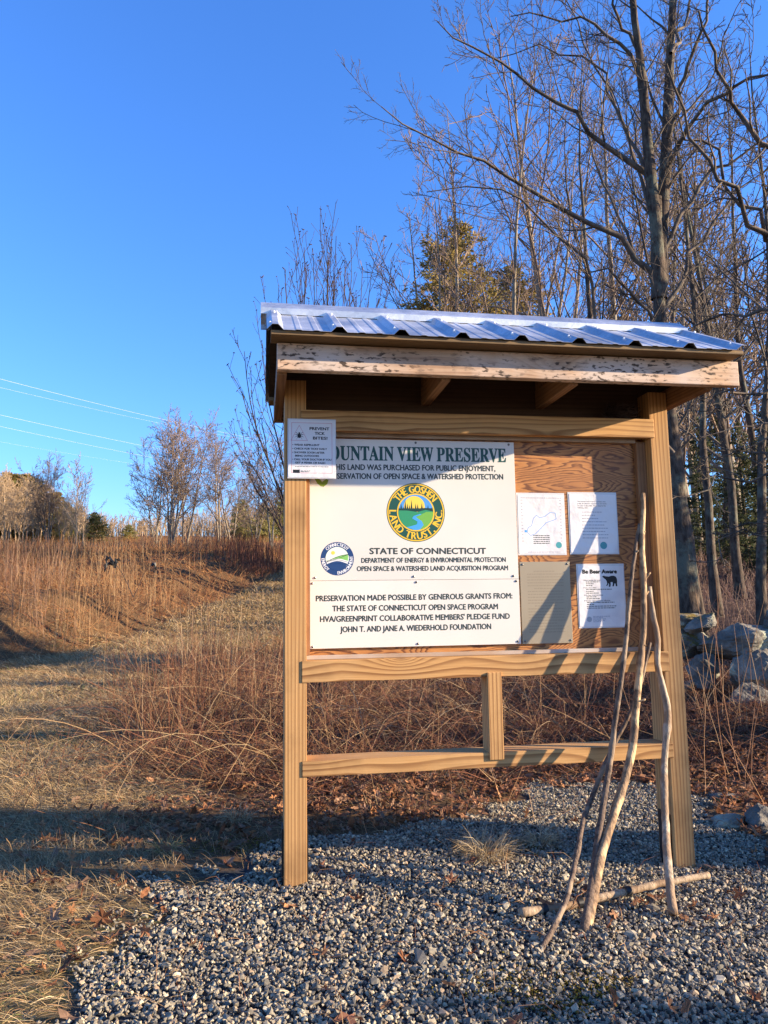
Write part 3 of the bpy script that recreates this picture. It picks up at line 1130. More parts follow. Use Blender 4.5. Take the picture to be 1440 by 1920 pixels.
# rules notice
rl = sheet('rules_notice', 1.262, 1.482, 1.297, 1.560, 0.0735, 'laminated rules notice with bulleted lines, upper right sheet on plywood', 0.008)
a, b = 1.300, 1.525
put_text('The Goshen Land Trust is a private, non-', a, a + .135, b, .0052, ym, M['ink'], rl, bold=.01)
put_text('profit, all volunteer organization. Our lands', a, a + .138, b - .0095, .0052, ym, M['ink'], rl, bold=.01)
put_text('are open to the public. Please observe the', a, a + .134, b - .019, .0052, ym, M['ink'], rl, bold=.01)
put_text('following rules:', a, a + .048, b - .0285, .0052, ym, M['ink'], rl, bold=.01)
dashes('rules_print', [(1.318, 1.318 + w, 1.478 - i * .0145) for i, w in enumerate((.095, .065, .08, .118, .105, .122, .108, .125, .12))], ym, M['faint'], rl, .0034, 12)
flatpoly('round_logo', [circle(1.415, 1.330, .0165, 24)], ym, M['teal'], rl)

# metal plaque
pq = box('metal_plaque', 1.018, 1.247, 0.066, 0.0745, 0.9055, 1.2585, M['plaque'], None, 0.0008)
tag(pq, 'tan metal plaque with worn faint lettering beside the white signs', 'plaque')
dashes('worn_lettering', [(1.05, 1.215, 1.215 - i * .0125) if i % 6 else (1.08, 1.18, 1.215 - i * .0125) for i in range(22)], 0.066 - T, M['plaque_ink'], pq, .0042, 4)
for x, z in ((1.030, 1.247), (1.236, 1.249), (1.030, .917), (1.237, .917)):
    screw(x, z, .0655, pq)

# bear notice
br = sheet('bear_notice', 1.287, 1.500, 0.973, 1.239, 0.0735, 'laminated white bear awareness notice with black bear silhouette', 0.010)
put_text('Be Bear Aware', 1.309, 1.470, 1.206, .0165, ym, M['black'], br, bold=.12)
bc = [(0.00, .92), (.05, .96), (.13, 1.0), (.18, .95), (.30, .93), (.45, .90), (.60, .97), (.78, .98), (.92, .90), (.99, .72), (1.0, .50), (.99, .28), (1.0, .05), (.90, .04), (.88, .22), (.84, .34), (.80, .22), (.76, .04), (.66, .05), (.70, .28), (.68, .42), (.55, .40), (.56, .22), (.52, 0), (.42, 0), (.44, .22), (.40, .34), (.36, .14), (.24, .08), (.24, .14), (.31, .24), (.30, .48), (.22, .66), (.12, .76), (.06, .84)]
flatpoly('bear_print', [[(1.400 + x * .070, 1.146 + z * .050) for x, z in bc]], ym, M['black'], br)
z = 1.175
for s, w in (('When visiting this area:', .080), (None, .065), (None, .038), (None, .030), ('If you see a bear:', .060), (None, .120), (None, .035), (None, .060), ('If the bear does not leave:', .090), (None, .050), (None, .065), ('If the bear approaches, be offensive:', .122), (None, .130), (None, .035), (None, .138), (None, .132)):
    if s:
        put_text(s, 1.311, 1.311 + w, z - .0015, .0055, ym, M['black'], br, bold=.02)
    else:
        dashes('body_print', [(1.322, 1.322 + w, z)], ym, M['ink'], br, .0034, int(z * 1e4))
    z -= .0082
flatpoly('round_logo', [circle(1.331, 1.005, .012, 24)], ym, M['gry'], br)
dashes('credit_print', [(1.348, 1.348 + w, 1.016 - i * .0058) for i, w in enumerate((.08, .05, .06, .055, .04))], ym, M['faint'], br, .0026, 6)


# ------------------------------------------------------------------ sticks
def stick(name, pts, yb, yt, rad, mat, label, knots=(), twigs=(), seed=0, sides=10):
    """pts: photo points bottom to top; depth runs from yb to yt along the stick"""
    r = np.random.default_rng(seed)
    pts = np.array(pts, float)
    d = np.concatenate([[0], np.cumsum(np.hypot(*np.diff(pts, axis=0).T))])
    d /= d[-1]
    Kn = 56
    s = np.linspace(0, 1, Kn)
    # smooth interpolation
    px, py = np.interp(s, d, pts[:, 0]), np.interp(s, d, pts[:, 1])
    ker = np.array([1, 2, 3, 2, 1]) / 9
    sm = lambda v: np.concatenate([v[:2], np.convolve(v, ker, 'valid'), v[-2:]])
    px, py = sm(px), sm(py)
    dep = sm(np.interp(s, yb, yt))
    P = np.array([at_y(a, b, q) for a, b, q in zip(px, py, dep)])
    Rr = .9 * np.interp(s, np.linspace(0, 1, len(rad)), rad) * (1 + 0.03 * np.convolve(r.normal(size=Kn + 4), np.ones(5) / 2.2, 'valid'))
    for k, amt in knots:
        Rr = Rr * (1 + amt * np.exp(-((s - k) / 0.012) ** 2))
    A = Acc()
    P = P + r.normal(0, .0006, P.shape)
    V, F = tubes(P[None], Rr[None], sides, True)
    A.add(V, F)
    for k, dx, dz, dy in twigs:
        i = int(k * (Kn - 1))
        q = np.linspace(0, 1, 4)[:, None]
        B = P[i] + q * np.array([dx, dy, dz])
        V, F = tubes(B[None], np.linspace(.0055, .0035, 4)[None], 6, True)
        A.add(V, F)
    o = link(name, A.mesh(name, True), None, mat)
    tag(o, label, 'stick', 'sticks leaning on the kiosk')
    return o


def stickbark(name, a, b_, c_, sc):
    m, t, b = new_mat(name, 0.75, 0, 0.25)
    tc = N(t, 'ShaderNodeTexCoord')
    mp = N(t, 'ShaderNodeMapping')
    mp.inputs['Scale'].default_value = (1, 1, .22)
    t.links.new(tc.outputs['Object'], mp.inputs[0])
    n = N(t, 'ShaderNodeTexNoise', Scale=sc, Detail=5.0, Roughness=.65)
    t.links.new(mp.outputs[0], n.inputs['Vector'])
    l = N(t, 'ShaderNodeTexNoise', Scale=9.0, Detail=3.0)
    t.links.new(tc.outputs['Object'], l.inputs['Vector'])
    c = ramp(t, n.outputs[0], [(.35, a), (.62, b_)])
    c = mix(t, ramp(t, l.outputs[0], [(.50, (0, 0, 0)), (.57, (1, 1, 1))]), c, c_)
    t.links.new(c, b.inputs['Base Color'])
    bump(t, b, n.outputs[0], 1.0, .006)
    return m


M['st_brown'] = stickbark('purple_brown_bark', (0.05, 0.033, 0.024), (0.17, 0.115, 0.08), (0.26, 0.185, 0.12), 75)
M['st_tan'] = stickbark('peeling_tan_bark', (0.10, 0.06, 0.035), (0.33, 0.21, 0.115), (0.55, 0.38, 0.20), 55)
M['st_grey'] = stickbark('bare_grey_driftwood', (0.17, 0.125, 0.085), (0.43, 0.345, 0.24), (0.25, 0.165, 0.10), 55)
M['st_log'] = stickbark('speckled_birch_bark', (0.18, 0.12, 0.07), (0.42, 0.31, 0.20), (0.22, 0.14, 0.08), 50)
stick('walking_stick', [(1003, 1803), (1035, 1745), (1062, 1690), (1080, 1610), (1095, 1530), (1118, 1475), (1133, 1435), (1160, 1380), (1186, 1328), (1203, 1275), (1213, 1230), (1219, 1205)], [0, .35, .52, .65, 1], [-.72, -.34, -.14, -.085, -.03], (.010, .0105, .011, .0095, .008), M['st_brown'], 'thinnest leaning stick, its foot farthest forward on the gravel', ((.35, .25), (.6, .2)), (), 1)
stick('walking_stick', [(1094, 1748), (1106, 1690), (1116, 1610), (1126, 1540), (1137, 1470), (1146, 1415), (1153, 1350), (1161, 1300), (1169, 1240), (1175, 1185), (1181, 1110), (1187, 1060), (1193, 1020), (1199, 982)], [0, .2, .42, .66, .85, 1], [-.565, -.31, -.14, -.10, -.04, .01], (.017, .0145, .0135, .012, .0105, .0085), M['st_brown'], 'purple brown straight leaning stick crossing in front of the peeling one', ((.25, .2), (.45, .2), (.66, .25), (.8, .3)), ((.93, .012, .012, -.01),), 2)
stick('walking_stick', [(1100, 1742), (1112, 1690), (1122, 1620), (1140, 1560), (1160, 1500), (1174, 1455), (1187, 1400), (1191, 1340), (1196, 1290), (1202, 1230), (1207, 1170), (1207, 1110), (1205, 1060), (1203, 1010), (1206, 960), (1206, 925)], [0, .2, .39, .61, .78, 1], [-.53, -.30, -.145, -.075, -.035, .02], (.018, .020, .019, .018, .0165, .0155, .014, .0125), M['st_tan'], 'tall tan leaning stick with peeling bark and short twig stubs', ((.3, .15), (.62, .2), (.82, .25)), ((.545, .030, .012, -.02), (.80, .03, .04, -.01), (.77, .025, .028, .0), (.91, .010, .008, -.01), (.66, .012, .004, -.012)), 3)
stick('walking_stick', [(1262, 1713), (1256, 1660), (1250, 1590), (1247, 1520), (1245, 1475), (1246, 1420), (1250, 1370), (1254, 1345), (1247, 1305), (1238, 1275), (1230, 1240), (1235, 1200), (1226, 1165), (1220, 1130), (1217, 1100)], [0, .25, .47, .75, 1], [-.49, -.25, -.10, -.03, .01], (.019, .017, .0165, .0155, .0165, .014, .013), M['st_grey'], 'pale crooked barkless stick leaning before the right post', ((.56, .35), (.40, .12)), (), 4)
lg = stick('fallen_branch', [(976, 1727), (1060, 1714), (1150, 1692), (1240, 1670), (1329, 1654)], [0, 1], [-.43, -.25], (.0175, .0165, .0155, .0145, .013), M['st_log'], 'straight birch branch with black tape bands lying on the gravel', ((.12, .15), (.45, .15), (.7, .12)), (), 5)
lg['category'] = 'branch'
del lg['group']
lg.location.z = 0.026
P0, P1 = at_y(976, 1727, -.43), at_y(1329, 1654, -.25)
for s in (.125, .315, .565):
    q = np.array([P0 + (P1 - P0) * (s - .013), P0 + (P1 - P0) * (s + .013)])
    q = np.stack([q[0], q.mean(0), q[1]])
    # follow the branch's own bend
    pxs, pys = np.interp(s, [0, .24, .49, .74, 1], [976, 1060, 1150, 1240, 1329]), np.interp(s, [0, .24, .49, .74, 1], [1727, 1714, 1692, 1670, 1654])
    q += at_y(pxs, pys, -.43 + .18 * s) - q[1]
    V, F = tubes(q[None], np.full((1, 3), .0195 - .004 * s), 12)
    tp = link('tape_band', np_mesh('tape_band', V + np.array([0, 0, .026]), F, None, True), lg, M['iron'])

# ------------------------------------------------------------------ ground cover
rng = np.random.default_rng(2024)


def pick(cols, n, var=0.12, r=None):
    r = r or rng
    cols = np.array(cols)
    c = cols[r.integers(0, len(cols), n)]
    return np.clip(c * (1 + r.normal(0, var, (n, 1))), 0.005, 0.9)


def hull(seed):
    r = np.random.default_rng(seed)
    p = r.normal(size=(13, 3))
    p /= np.linalg.norm(p, axis=1, keepdims=True)
    p *= np.array([1.0, 0.78, 0.60]) * r.uniform(.8, 1.1, (13, 1))
    bm = bmesh.new()
    for q in p:
        bm.verts.new(q)
    res = bmesh.ops.convex_hull(bm, input=bm.verts[:])
    bmesh.ops.delete(bm, geom=[v for v in bm.verts if not v.link_faces], context='VERTS')
    bm.verts.index_update()
    V = np.array([v.co[:] for v in bm.verts])
    F = np.array([[v.index for v in f.verts] for f in bm.faces])
    bm.free()
    return V, F


def rotm(r, n, flat=1.0):
    """random rotations; flat < 1 keeps the shape's own up direction nearer vertical"""
    a = r.uniform(0, 2 * math.pi, n)
    t = np.abs(r.normal(0, 0.7 * flat, n))
    p = r.uniform(0, 2 * math.pi, n)
    Rz = np.zeros((n, 3, 3))
    Rz[:, 0, 0] = np.cos(a); Rz[:, 0, 1] = -np.sin(a); Rz[:, 1, 0] = np.sin(a); Rz[:, 1, 1] = np.cos(a); Rz[:, 2, 2] = 1
    k = np.stack([np.cos(p), np.sin(p), np.zeros(n)], 1)
    Kx = np.zeros((n, 3, 3))
    Kx[:, 0, 1] = -k[:, 2]; Kx[:, 0, 2] = k[:, 1]; Kx[:, 1, 0] = k[:, 2]; Kx[:, 1, 2] = -k[:, 0]; Kx[:, 2, 0] = -k[:, 1]; Kx[:, 2, 1] = k[:, 0]
    Rt = np.eye(3)[None] + np.sin(t)[:, None, None] * Kx + (1 - np.cos(t))[:, None, None] * (Kx @ Kx)
    return Rt @ Rz


def scatter(protos, pos, size, rots, cols, vcol=None):
    """copies of small proto meshes as ONE mesh (uncountable ground cover)"""
    A = Acc()
    which = rng.integers(0, len(protos), len(pos))
    for i, (V, F) in enumerate(protos):
        m = which == i
        k = int(m.sum())
        if not k: continue
        VV = np.einsum('nij,vj->nvi', rots[m], V) * size[m][:, None, None] + pos[m][:, None, :]
        FF = (F[None] + (np.arange(k) * len(V))[:, None, None]).reshape(-1, F.shape[1])
        CC = np.repeat(cols[m], len(V), axis=0)
        A.add(VV.reshape(-1, 3), [FF], CC)
    return A


# crushed stone
n = 200000
x = rng.uniform(-1.3, 2.9, n)
y = rng.uniform(-2.0, 1.7, n)
edge = (in_gravel(x, y, 0.14) & (rng.random(n) < .93)) | (in_gravel(x, y, 0.45) & (rng.random(n) < .22))
dcam = np.hypot(x - CAM[0], y - CAM[1])
keep = edge & (dcam > 1.35)
x, y = x[keep], y[keep]
n = len(x)
size = 0.0071 * np.exp(rng.normal(0, 0.38, n))
z = hfun(x, y) + rng.uniform(-0.002, 0.014, n)
tone = pick([(0.30, 0.258, 0.195), (0.24, 0.21, 0.165), (0.38, 0.33, 0.245), (0.15, 0.138, 0.115), (0.48, 0.42, 0.31), (0.23, 0.205, 0.165), (0.38, 0.28, 0.19), (0.19, 0.172, 0.142)], n, .13) * np.array([1.0, .985, .92])
A = scatter([hull(i) for i in range(14)], np.stack([x, y, z], 1), size, rotm(rng, n, 1.3), tone)
tag(link('gravel', A.mesh('gravel'), None, M['stone_c']), kind='stuff')


# dead leaves
def leaf_proto(seed):
    r = np.random.default_rng(seed)
    k = 16
    a = np.linspace(0, 2 * math.pi, k, endpoint=False)
    lob = 0.62 + 0.30 * np.cos(5 * a + .2) + 0.07 * r.normal(size=k)
    x_, y_ = np.cos(a) * lob * .72, np.sin(a) * lob
    if seed % 3 == 0:
        lob = 0.85 + 0.12 * np.cos(9 * a)
        x_, y_ = np.cos(a) * lob * .42, np.sin(a) * lob
    c1, c2 = r.uniform(-.55, .9), r.uniform(-.4, .7)
    z_ = c1 * x_ ** 2 + c2 * y_ ** 2 + r.normal(0, .07, k)
    V = np.concatenate([[[0, 0, 0]], np.stack([x_, y_, z_], 1)])
    F = np.array([[0, 1 + i, 1 + (i + 1) % k] for i in range(k)])
    return V, F


LEAFC = [(0.42, 0.20, 0.09), (0.24, 0.10, 0.045), (0.30, 0.135, 0.065), (0.17, 0.07, 0.035), (0.36, 0.19, 0.10), (0.21, 0.095, 0.055), (0.28, 0.17, 0.11)]


def in_brush(x, y):
    y = y - .35 * sstep(-.2, .6, x)
    lim = np.interp(y, [1.2, 1.9, 2.6, 4.2, 6.5, 9.5], [0.15, -.45, -1.05, -1.45, -1.35, -.95])
    return (x > lim + .18 * vnoise(x, y, 1.5, 61)) & (y > 1.25 + .25 * sstep(.5, 2.0, x) + .2 * vnoise(x, y, 2.0, 62))


def leaf_density(x, y):
    d = np.where(in_gravel(x, y, .12), 0.012, 0.10)
    brushy = np.where(in_brush(x, y), .5, 0) * sstep(8, 4, y)
    under = sstep(-.5, .3, x) * sstep(0.45, .8, y) * sstep(5.5, 2.0, y)
    d = np.where(~in_gravel(x, y, .1), np.maximum(np.maximum(d, .75 * under), brushy), d)
    right = sstep(1.9, 2.3, x) * sstep(14, 5, y)
    d = np.where(~in_gravel(x, y, .1), np.maximum(d, .85 * right), d)
    left = np.exp(-((x + 0.45) / .55) ** 2 - ((y - .95) / .42) ** 2) * .75
    patch = np.where(vnoise(x, y, 1.4, 41) > .45, .12, .03)
    d = np.where(~in_gravel(x, y, .1), np.maximum(np.maximum(d * (x > -.4), left), patch), d)
    lay = np.exp(-((x - 1.35) / .35) ** 2 - ((y + .33) / .12) ** 2) * .22
    return np.maximum(d, lay)


n = 120000
x = rng.uniform(-3.0, 7.5, n)
y = -1.6 + rng.random(n) ** 1.35 * 13
keep = rng.random(n) < leaf_density(x, y)
x, y = x[keep], y[keep]
n = len(x)
size = np.clip(rng.normal(.030, .010, n), .012, .055) * (1 + .03 * np.maximum(0, y - 2))
pos = np.stack([x, y, hfun(x, y) + rng.uniform(.006, .035, n)], 1)
A = scatter([leaf_proto(i) for i in range(10)], pos, size, rotm(rng, n, 1.0), pick(LEAFC, n, .2))
tag(link('leaf_litter', A.mesh('leaf_litter'), None, M['leaf']), kind='stuff')


def ribbons(x, y, z, L, w, az, el, curl, cols, K=4):
    """flat grass blades: start point, length, width, heading, start elevation, droop"""
    n = len(x)
    s = np.linspace(0, 1, K)
    e = el[:, None] - curl[:, None] * s[None, :]
    st = L[:, None] / (K - 1)
    dx, dz = np.cos(e) * st, np.sin(e) * st
    H = np.concatenate([np.zeros((n, 1)), np.cumsum(dx[:, :-1], 1)], 1)
    Zz = np.concatenate([np.zeros((n, 1)), np.cumsum(dz[:, :-1], 1)], 1)
    az2 = az[:, None] + (s[None, :] * rng.normal(0, .35, (n, 1)))
    PX = x[:, None] + H * np.cos(az2)
    PY = y[:, None] + H * np.sin(az2)
    PZ = z[:, None] + Zz
    PZ = np.maximum(PZ, (z - .004)[:, None])
    ww = w[:, None] * np.array([.8, 1, .8, .25][:K] if K == 4 else np.linspace(1, .2, K))[None, :]
    tilt = rng.uniform(-1.2, 1.2, (n, 1))
    ox, oy, oz = -np.sin(az2) * ww * np.cos(tilt), np.cos(az2) * ww * np.cos(tilt), ww * np.sin(tilt)
    V = np.stack([np.stack([PX - ox, PY - oy, PZ - oz], -1), np.stack([PX + ox, PY + oy, PZ + oz], -1)], 2)   # n K 2 3
    idx = np.arange(n * K * 2).reshape(n, K, 2)
    F = np.stack([idx[:, :-1, 0], idx[:, 1:, 0], idx[:, 1:, 1], idx[:, :-1, 1]], -1).reshape(-1, 4)
    return V.reshape(-1, 3), [F], np.repeat(cols, K * 2, axis=0)


# matted winter grass on the near lawn and the trail
STRAW = [(0.43, 0.30, 0.145), (0.52, 0.375, 0.19), (0.36, 0.24, 0.11), (0.30, 0.21, 0.09), (0.56, 0.43, 0.25), (0.27, 0.175, 0.08), (0.36, 0.205, 0.105)]
A = Acc()
n = 420000
x = rng.uniform(-4.2, 1.3, n)
y = -2.0 + rng.random(n) ** 1.7 * 15
ok = (x < 1.2 + 0 * y) & (x > -1.6 - .32 * (y + 2)) & ((rng.random(n) < .12 + .88 * path_mask(x, y)))
ok &= ~in_gravel(x, y, .2) | (rng.random(n) < .03)
ok &= np.hypot(x - CAM[0], y - CAM[1]) > 1.5
x, y = x[ok], y[ok]
n = len(x)
far = np.clip((y + 2) / 6, .5, 2.5)
swirl = 2.6 + 1.3 * vnoise(x, y, 1.0, 51)
clump = vnoise(x, y, 7.0, 52)
cols = pick(STRAW, n, .16)
grn = (vnoise(x, y, .9, 33) > .25) & (rng.random(n) < .10)
cols[grn] = pick([(0.12, 0.155, 0.04), (0.16, 0.18, 0.06)], int(grn.sum()), .2)
V, F, C = ribbons(x, y, hfun(x, y) + rng.uniform(0, .012, n), rng.uniform(.05, .15, n) * far ** .5, rng.uniform(.0009, .0018, n) * far, swirl + rng.normal(0, .8, n),
                  np.abs(rng.normal(.28, .30, n)) + .35 * (clump > .35), rng.uniform(.2, 1.1, n), cols)
A.add(V, F, C)
# the trail further up the field: coarser blades, fewer of them
n = 130000
yy = 8 + rng.random(n) ** 1.3 * 34
xx = foot_x(yy) + rng.uniform(-.8, 4.6, n)
ok = rng.random(n) < path_mask(xx, yy)
xx, yy = xx[ok], yy[ok]
n = len(xx)
k = np.clip(yy / 8, 1, 4.5)
V, F, C = ribbons(xx, yy, hfun(xx, yy), rng.uniform(.06, .14, n) * k ** .6, rng.uniform(.0018, .003, n) * k, rng.uniform(0, 6.28, n), np.abs(rng.normal(.5, .35, n)), rng.uniform(.2, 1.0, n), pick(STRAW, n, .18))
A.add(V, F, C)
tag(link('dry_grass', A.mesh('dry_grass'), None, M['straw']), kind='stuff')


def stems(x, y, L, r0, lean, cols, K=5, wob=.05, az=None, r1=None, lift=0.0):
    """thin dry stalks: lean in radians from the vertical"""
    n = len(x)
    az = rng.uniform(0, 6.283, n) if az is None else az
    P = np.zeros((n, K, 3))
    P[:, 0] = np.stack([x, y, hfun(x, y) - .02 + lift], 1)
    d = np.stack([np.sin(lean) * np.cos(az), np.sin(lean) * np.sin(az), np.cos(lean)], 1)
    for k in range(1, K):
        d = d + rng.normal(0, wob, (n, 3)) + np.stack([np.zeros(n), np.zeros(n), -.05 * np.sin(lean)], 1)
        d /= np.linalg.norm(d, axis=1, keepdims=True)
        P[:, k] = P[:, k - 1] + d * (L / (K - 1))[:, None]
        P[:, k, 2] = np.maximum(P[:, k, 2], P[:, 0, 2] + .03)
    R = r0[:, None] * np.linspace(1, .45, K)[None, :]
    V, F = tubes(P, R, 3)
    return V, F, np.repeat(cols, K * 3, axis=0), P


def side_twigs(P, n, L, r, cols, ang=.6, K=3):
    """short side stalks along existing stalks"""
    Nn = len(P)
    i = rng.integers(0, Nn, n)
    t = rng.uniform(.35, .98, n) * (P.shape[1] - 1)
    k = np.minimum(t.astype(int), P.shape[1] - 2)
    a = (t - k)[:, None]
    b = P[i, k] * (1 - a) + P[i, k + 1] * a
    d = P[i, k + 1] - P[i, k]
    d /= np.linalg.norm(d, axis=1, keepdims=True) + 1e-9
    d = d * math.cos(ang) + rng.normal(0, .6, (n, 3)) * math.sin(ang)
    d /= np.linalg.norm(d, axis=1, keepdims=True)
    l = L * rng.uniform(.4, 1.2, n)
    Q = b[:, None, :] + d[:, None, :] * (np.linspace(0, 1, K)[None, :, None] * l[:, None, None])
    V, F = tubes(Q, np.full((n, K), r) * np.linspace(1, .5, K)[None], 3)
    return V, F, np.repeat(pick(cols, n), K * 3, axis=0)


# tangle of broken stalks behind and beside the kiosk
STALK = [(0.34, 0.19, 0.095), (0.23, 0.11, 0.055), (0.16, 0.062, 0.036), (0.42, 0.27, 0.14), (0.115, 0.046, 0.03), (0.20, 0.08, 0.045)]


A = Acc()
n = 9500
x = rng.uniform(-1.6, 4.5, n)
y = 1.2 + rng.random(n) ** 1.15 * 8.0
ok = in_brush(x, y) & (x < 1.3 + .55 * (y - .6)) & (rng.random(n) < .55 + .45 * (vnoise(x, y, 1.1, 63) > -.1))
x, y = x[ok], y[ok]
n = len(x)
up = sstep(2.2, 3.4, y) * sstep(.7, -.3, x)
lean = np.where(rng.random(n) < .04 + .38 * up, np.abs(rng.normal(.20, .18, n)), np.clip(rng.normal(1.22, .28, n), .45, 1.52))
L = rng.uniform(.3, 1.0, n) * (.75 + .35 * up * rng.random(n)) * np.where(y < 2.0, .7, 1)
V, F, C, P = stems(x, y, L, rng.uniform(.0013, .0034, n), lean, pick(STALK, n, .2), 5, .06)
A.add(V, F, C)
V, F, C = side_twigs(P, 14000, .16, .0011, STALK, .8)
A.add(V, F, C)
# arching brambles in a mound beside and behind the left post
n = 850
x = rng.uniform(-1.5, 3.2, n)
y = rng.uniform(1.7, 6.5, n)
ok = in_brush(x, y) & (x < 1.3 + .55 * (y - .6)) & ((x < .6) | (rng.random(n) < .5))
x, y = x[ok], y[ok]
n = len(x)
Kb = 9
az = rng.uniform(0, 6.283, n)
el = rng.uniform(.7, 1.45, n)
Lb = rng.uniform(.7, 1.5, n)
dr = rng.uniform(.10, .30, n)
Pb = np.zeros((n, Kb, 3))
Pb[:, 0] = np.stack([x, y, hfun(x, y) - .02], 1)
for k in range(1, Kb):
    az = az + rng.normal(0, .10, n)
    el = el - dr
    d = np.stack([np.cos(el) * np.cos(az), np.cos(el) * np.sin(az), np.sin(el)], 1)
    Pb[:, k] = Pb[:, k - 1] + d * (Lb / (Kb - 1))[:, None]
    Pb[:, k, 2] = np.maximum(Pb[:, k, 2], Pb[:, 0, 2] + .04)
Rb_ = rng.uniform(.0014, .0030, n)[:, None] * np.linspace(1, .4, Kb)[None]
V, F = tubes(Pb, Rb_, 4)
A.add(V, F, np.repeat(pick([(0.40, 0.26, 0.14), (0.30, 0.155, 0.08), (0.50, 0.36, 0.2), (0.20, 0.085, 0.05)], n, .2), Kb * 4, axis=0))
V, F, C = side_twigs(Pb, 7000, .18, .0012, STALK, .8)
A.add(V, F, C)
# lower thatch of fine litter stalks lying about
n = 26000
x = rng.uniform(-1.5, 5.0, n)
y = 0.9 + rng.random(n) ** 1.2 * 8
ok = (in_brush(x, y) | (in_brush(x, y + .5) & (rng.random(n) < .35)))
x, y = x[ok], y[ok]
n = len(x)
V, F, C, P = stems(x, y, rng.uniform(.12, .5, n), rng.uniform(.001, .0022, n), np.clip(rng.normal(1.25, .25, n), .6, 1.55), pick(STALK[1:] + [(0.10, 0.05, 0.04), (0.16, 0.065, 0.04)], n, .2), 4, .12, None, None, 0.02)
ok = None
P2 = V
A.add(V, F, C)
tag(link('dry_brush', A.mesh('dry_brush'), None, M['straw']), kind='stuff')

# right hand verge: sparse tall stalks, some lying
A = Acc()
n = 150
x = rng.uniform(2.0, 4.6, n)
y = rng.uniform(.7, 3.4, n)
ok = ~in_gravel(x, y, .1)
x, y = x[ok], y[ok]
n = len(x)
V, F, C, P = stems(x, y, rng.uniform(.4, 1.25, n), rng.uniform(.0016, .003, n), np.where(rng.random(n) < .45, np.abs(rng.normal(.15, .1, n)), rng.uniform(.7, 1.5, n)), pick(STALK[:4], n, .2), 6, .05)
A.add(V, F, C)
# a few stray stalks on the gravel edge by the left post and on the lawn
x = np.concatenate([rng.uniform(-.05, 1.3, 60), rng.uniform(-1.6, -.2, 130)])
y = np.concatenate([rng.uniform(.45, 1.1, 60), rng.uniform(.6, 2.4, 130)])
n = len(x)
V, F, C, P = stems(x, y, rng.uniform(.2, .65, n), rng.uniform(.001, .002, n), np.clip(rng.normal(1.1, .45, n), .1, 1.5), pick(STALK[:4], n, .2), 5, .06)
A.add(V, F, C)
tag(link('dry_stalks', A.mesh('dry_stalks'), None, M['straw']), kind='stuff')

# the field: matted red brown growth, pale tall stalks, red canes, distant tufts
FIELD = [(0.38, 0.165, 0.062), (0.30, 0.115, 0.045), (0.47, 0.235, 0.095), (0.22, 0.085, 0.04), (0.50, 0.29, 0.125), (0.35, 0.185, 0.075)]
A = Acc()


def polar(n, p0, p1, d0, d1, pw=1.0, soft=False):
    px = rng.normal((p0 + p1) / 2, (p1 - p0) * .3, n) if soft else rng.uniform(p0, p1, n)
    d = d0 + rng.random(n) ** pw * (d1 - d0)
    v = RIGHT[None] * ((px - 720) / FPX)[:, None] - UP[None] * (170 / FPX) + _f[None]
    h = np.hypot(v[:, 0], v[:, 1])
    return CAM[0] + v[:, 0] / h * d, CAM[1] + v[:, 1] / h * d, d


x, y, d = polar(60000, -260, 640, 8, 46, 1.2)
ok = (path_mask(x, y) < .3) & ~in_brush(x, y) | ((y > 10) & (path_mask(x, y) < .3))
x, y, d = x[ok], y[ok], d[ok]
n = len(x)
lod = np.clip(d / 14, .7, 3)
V, F, C, P = stems(x, y, rng.uniform(.18, .5, n) * np.clip(lod, .8, 1.3), rng.uniform(.0018, .0036, n) * lod, np.clip(rng.normal(1.15, .35, n), .05, 1.5), pick(FIELD, n, .18), 4, .16)
A.add(V, F, C)
x, y, d = polar(16000, -320, 1500, 38, 92, 1.1)
n = len(x)
V, F, C, P = stems(x, y, rng.uniform(.3, .9, n), rng.uniform(.007, .013, n), np.clip(rng.normal(.5, .4, n), .05, 1.4), pick(FIELD, n, .18), 4, .12)
A.add(V, F, C)
tag(link('field_growth', A.mesh('field_growth'), None, M['straw']), kind='stuff')

A = Acc()
for cnt, p0, p1, d0, d1, l0, l1, cols in ((620, 120, 330, 14, 21, .7, 1.45, [(0.40, 0.24, 0.115), (0.33, 0.18, 0.085), (0.45, 0.30, 0.155)]),
                                          (300, -60, 140, 15, 24, .5, 1.2, [(0.36, 0.22, 0.13), (0.28, 0.15, 0.09)]),
                                          (700, 380, 560, 28, 38, .7, 1.5, [(0.25, 0.085, 0.05), (0.30, 0.12, 0.07), (0.2, 0.08, 0.05)]),
                                          (700, -100, 600, 26, 50, .5, 1.2, [(0.40, 0.27, 0.15), (0.30, 0.17, 0.09), (0.24, 0.11, 0.06)]),
                                          (110, 250, 560, 7.5, 12, .6, 1.3, [(0.42, 0.30, 0.18), (0.30, 0.17, 0.1)])):
    x, y, d = polar(cnt, p0, p1, d0, d1, 1.0, True)
    ok = (path_mask(x, y) < .25) & (rng.random(cnt) < .45 + .55 * (vnoise(x, y, .9, 64) > 0))
    x, y, d = x[ok], y[ok], d[ok]
    n = len(x)
    V, F, C, P = stems(x, y, rng.uniform(l0, l1, n), rng.uniform(.0028, .005, n) * np.clip(d / 16, .8, 2.2), np.abs(rng.normal(.08, .08, n)), pick(cols, n, .18), 4, .04)
    A.add(V, F, C)
    V, F, C = side_twigs(P, n, .22, .003, cols, .5)
    A.add(V, F, C)
tag(link('tall_stalks', A.mesh('tall_stalks'), None, M['straw']), kind='stuff')

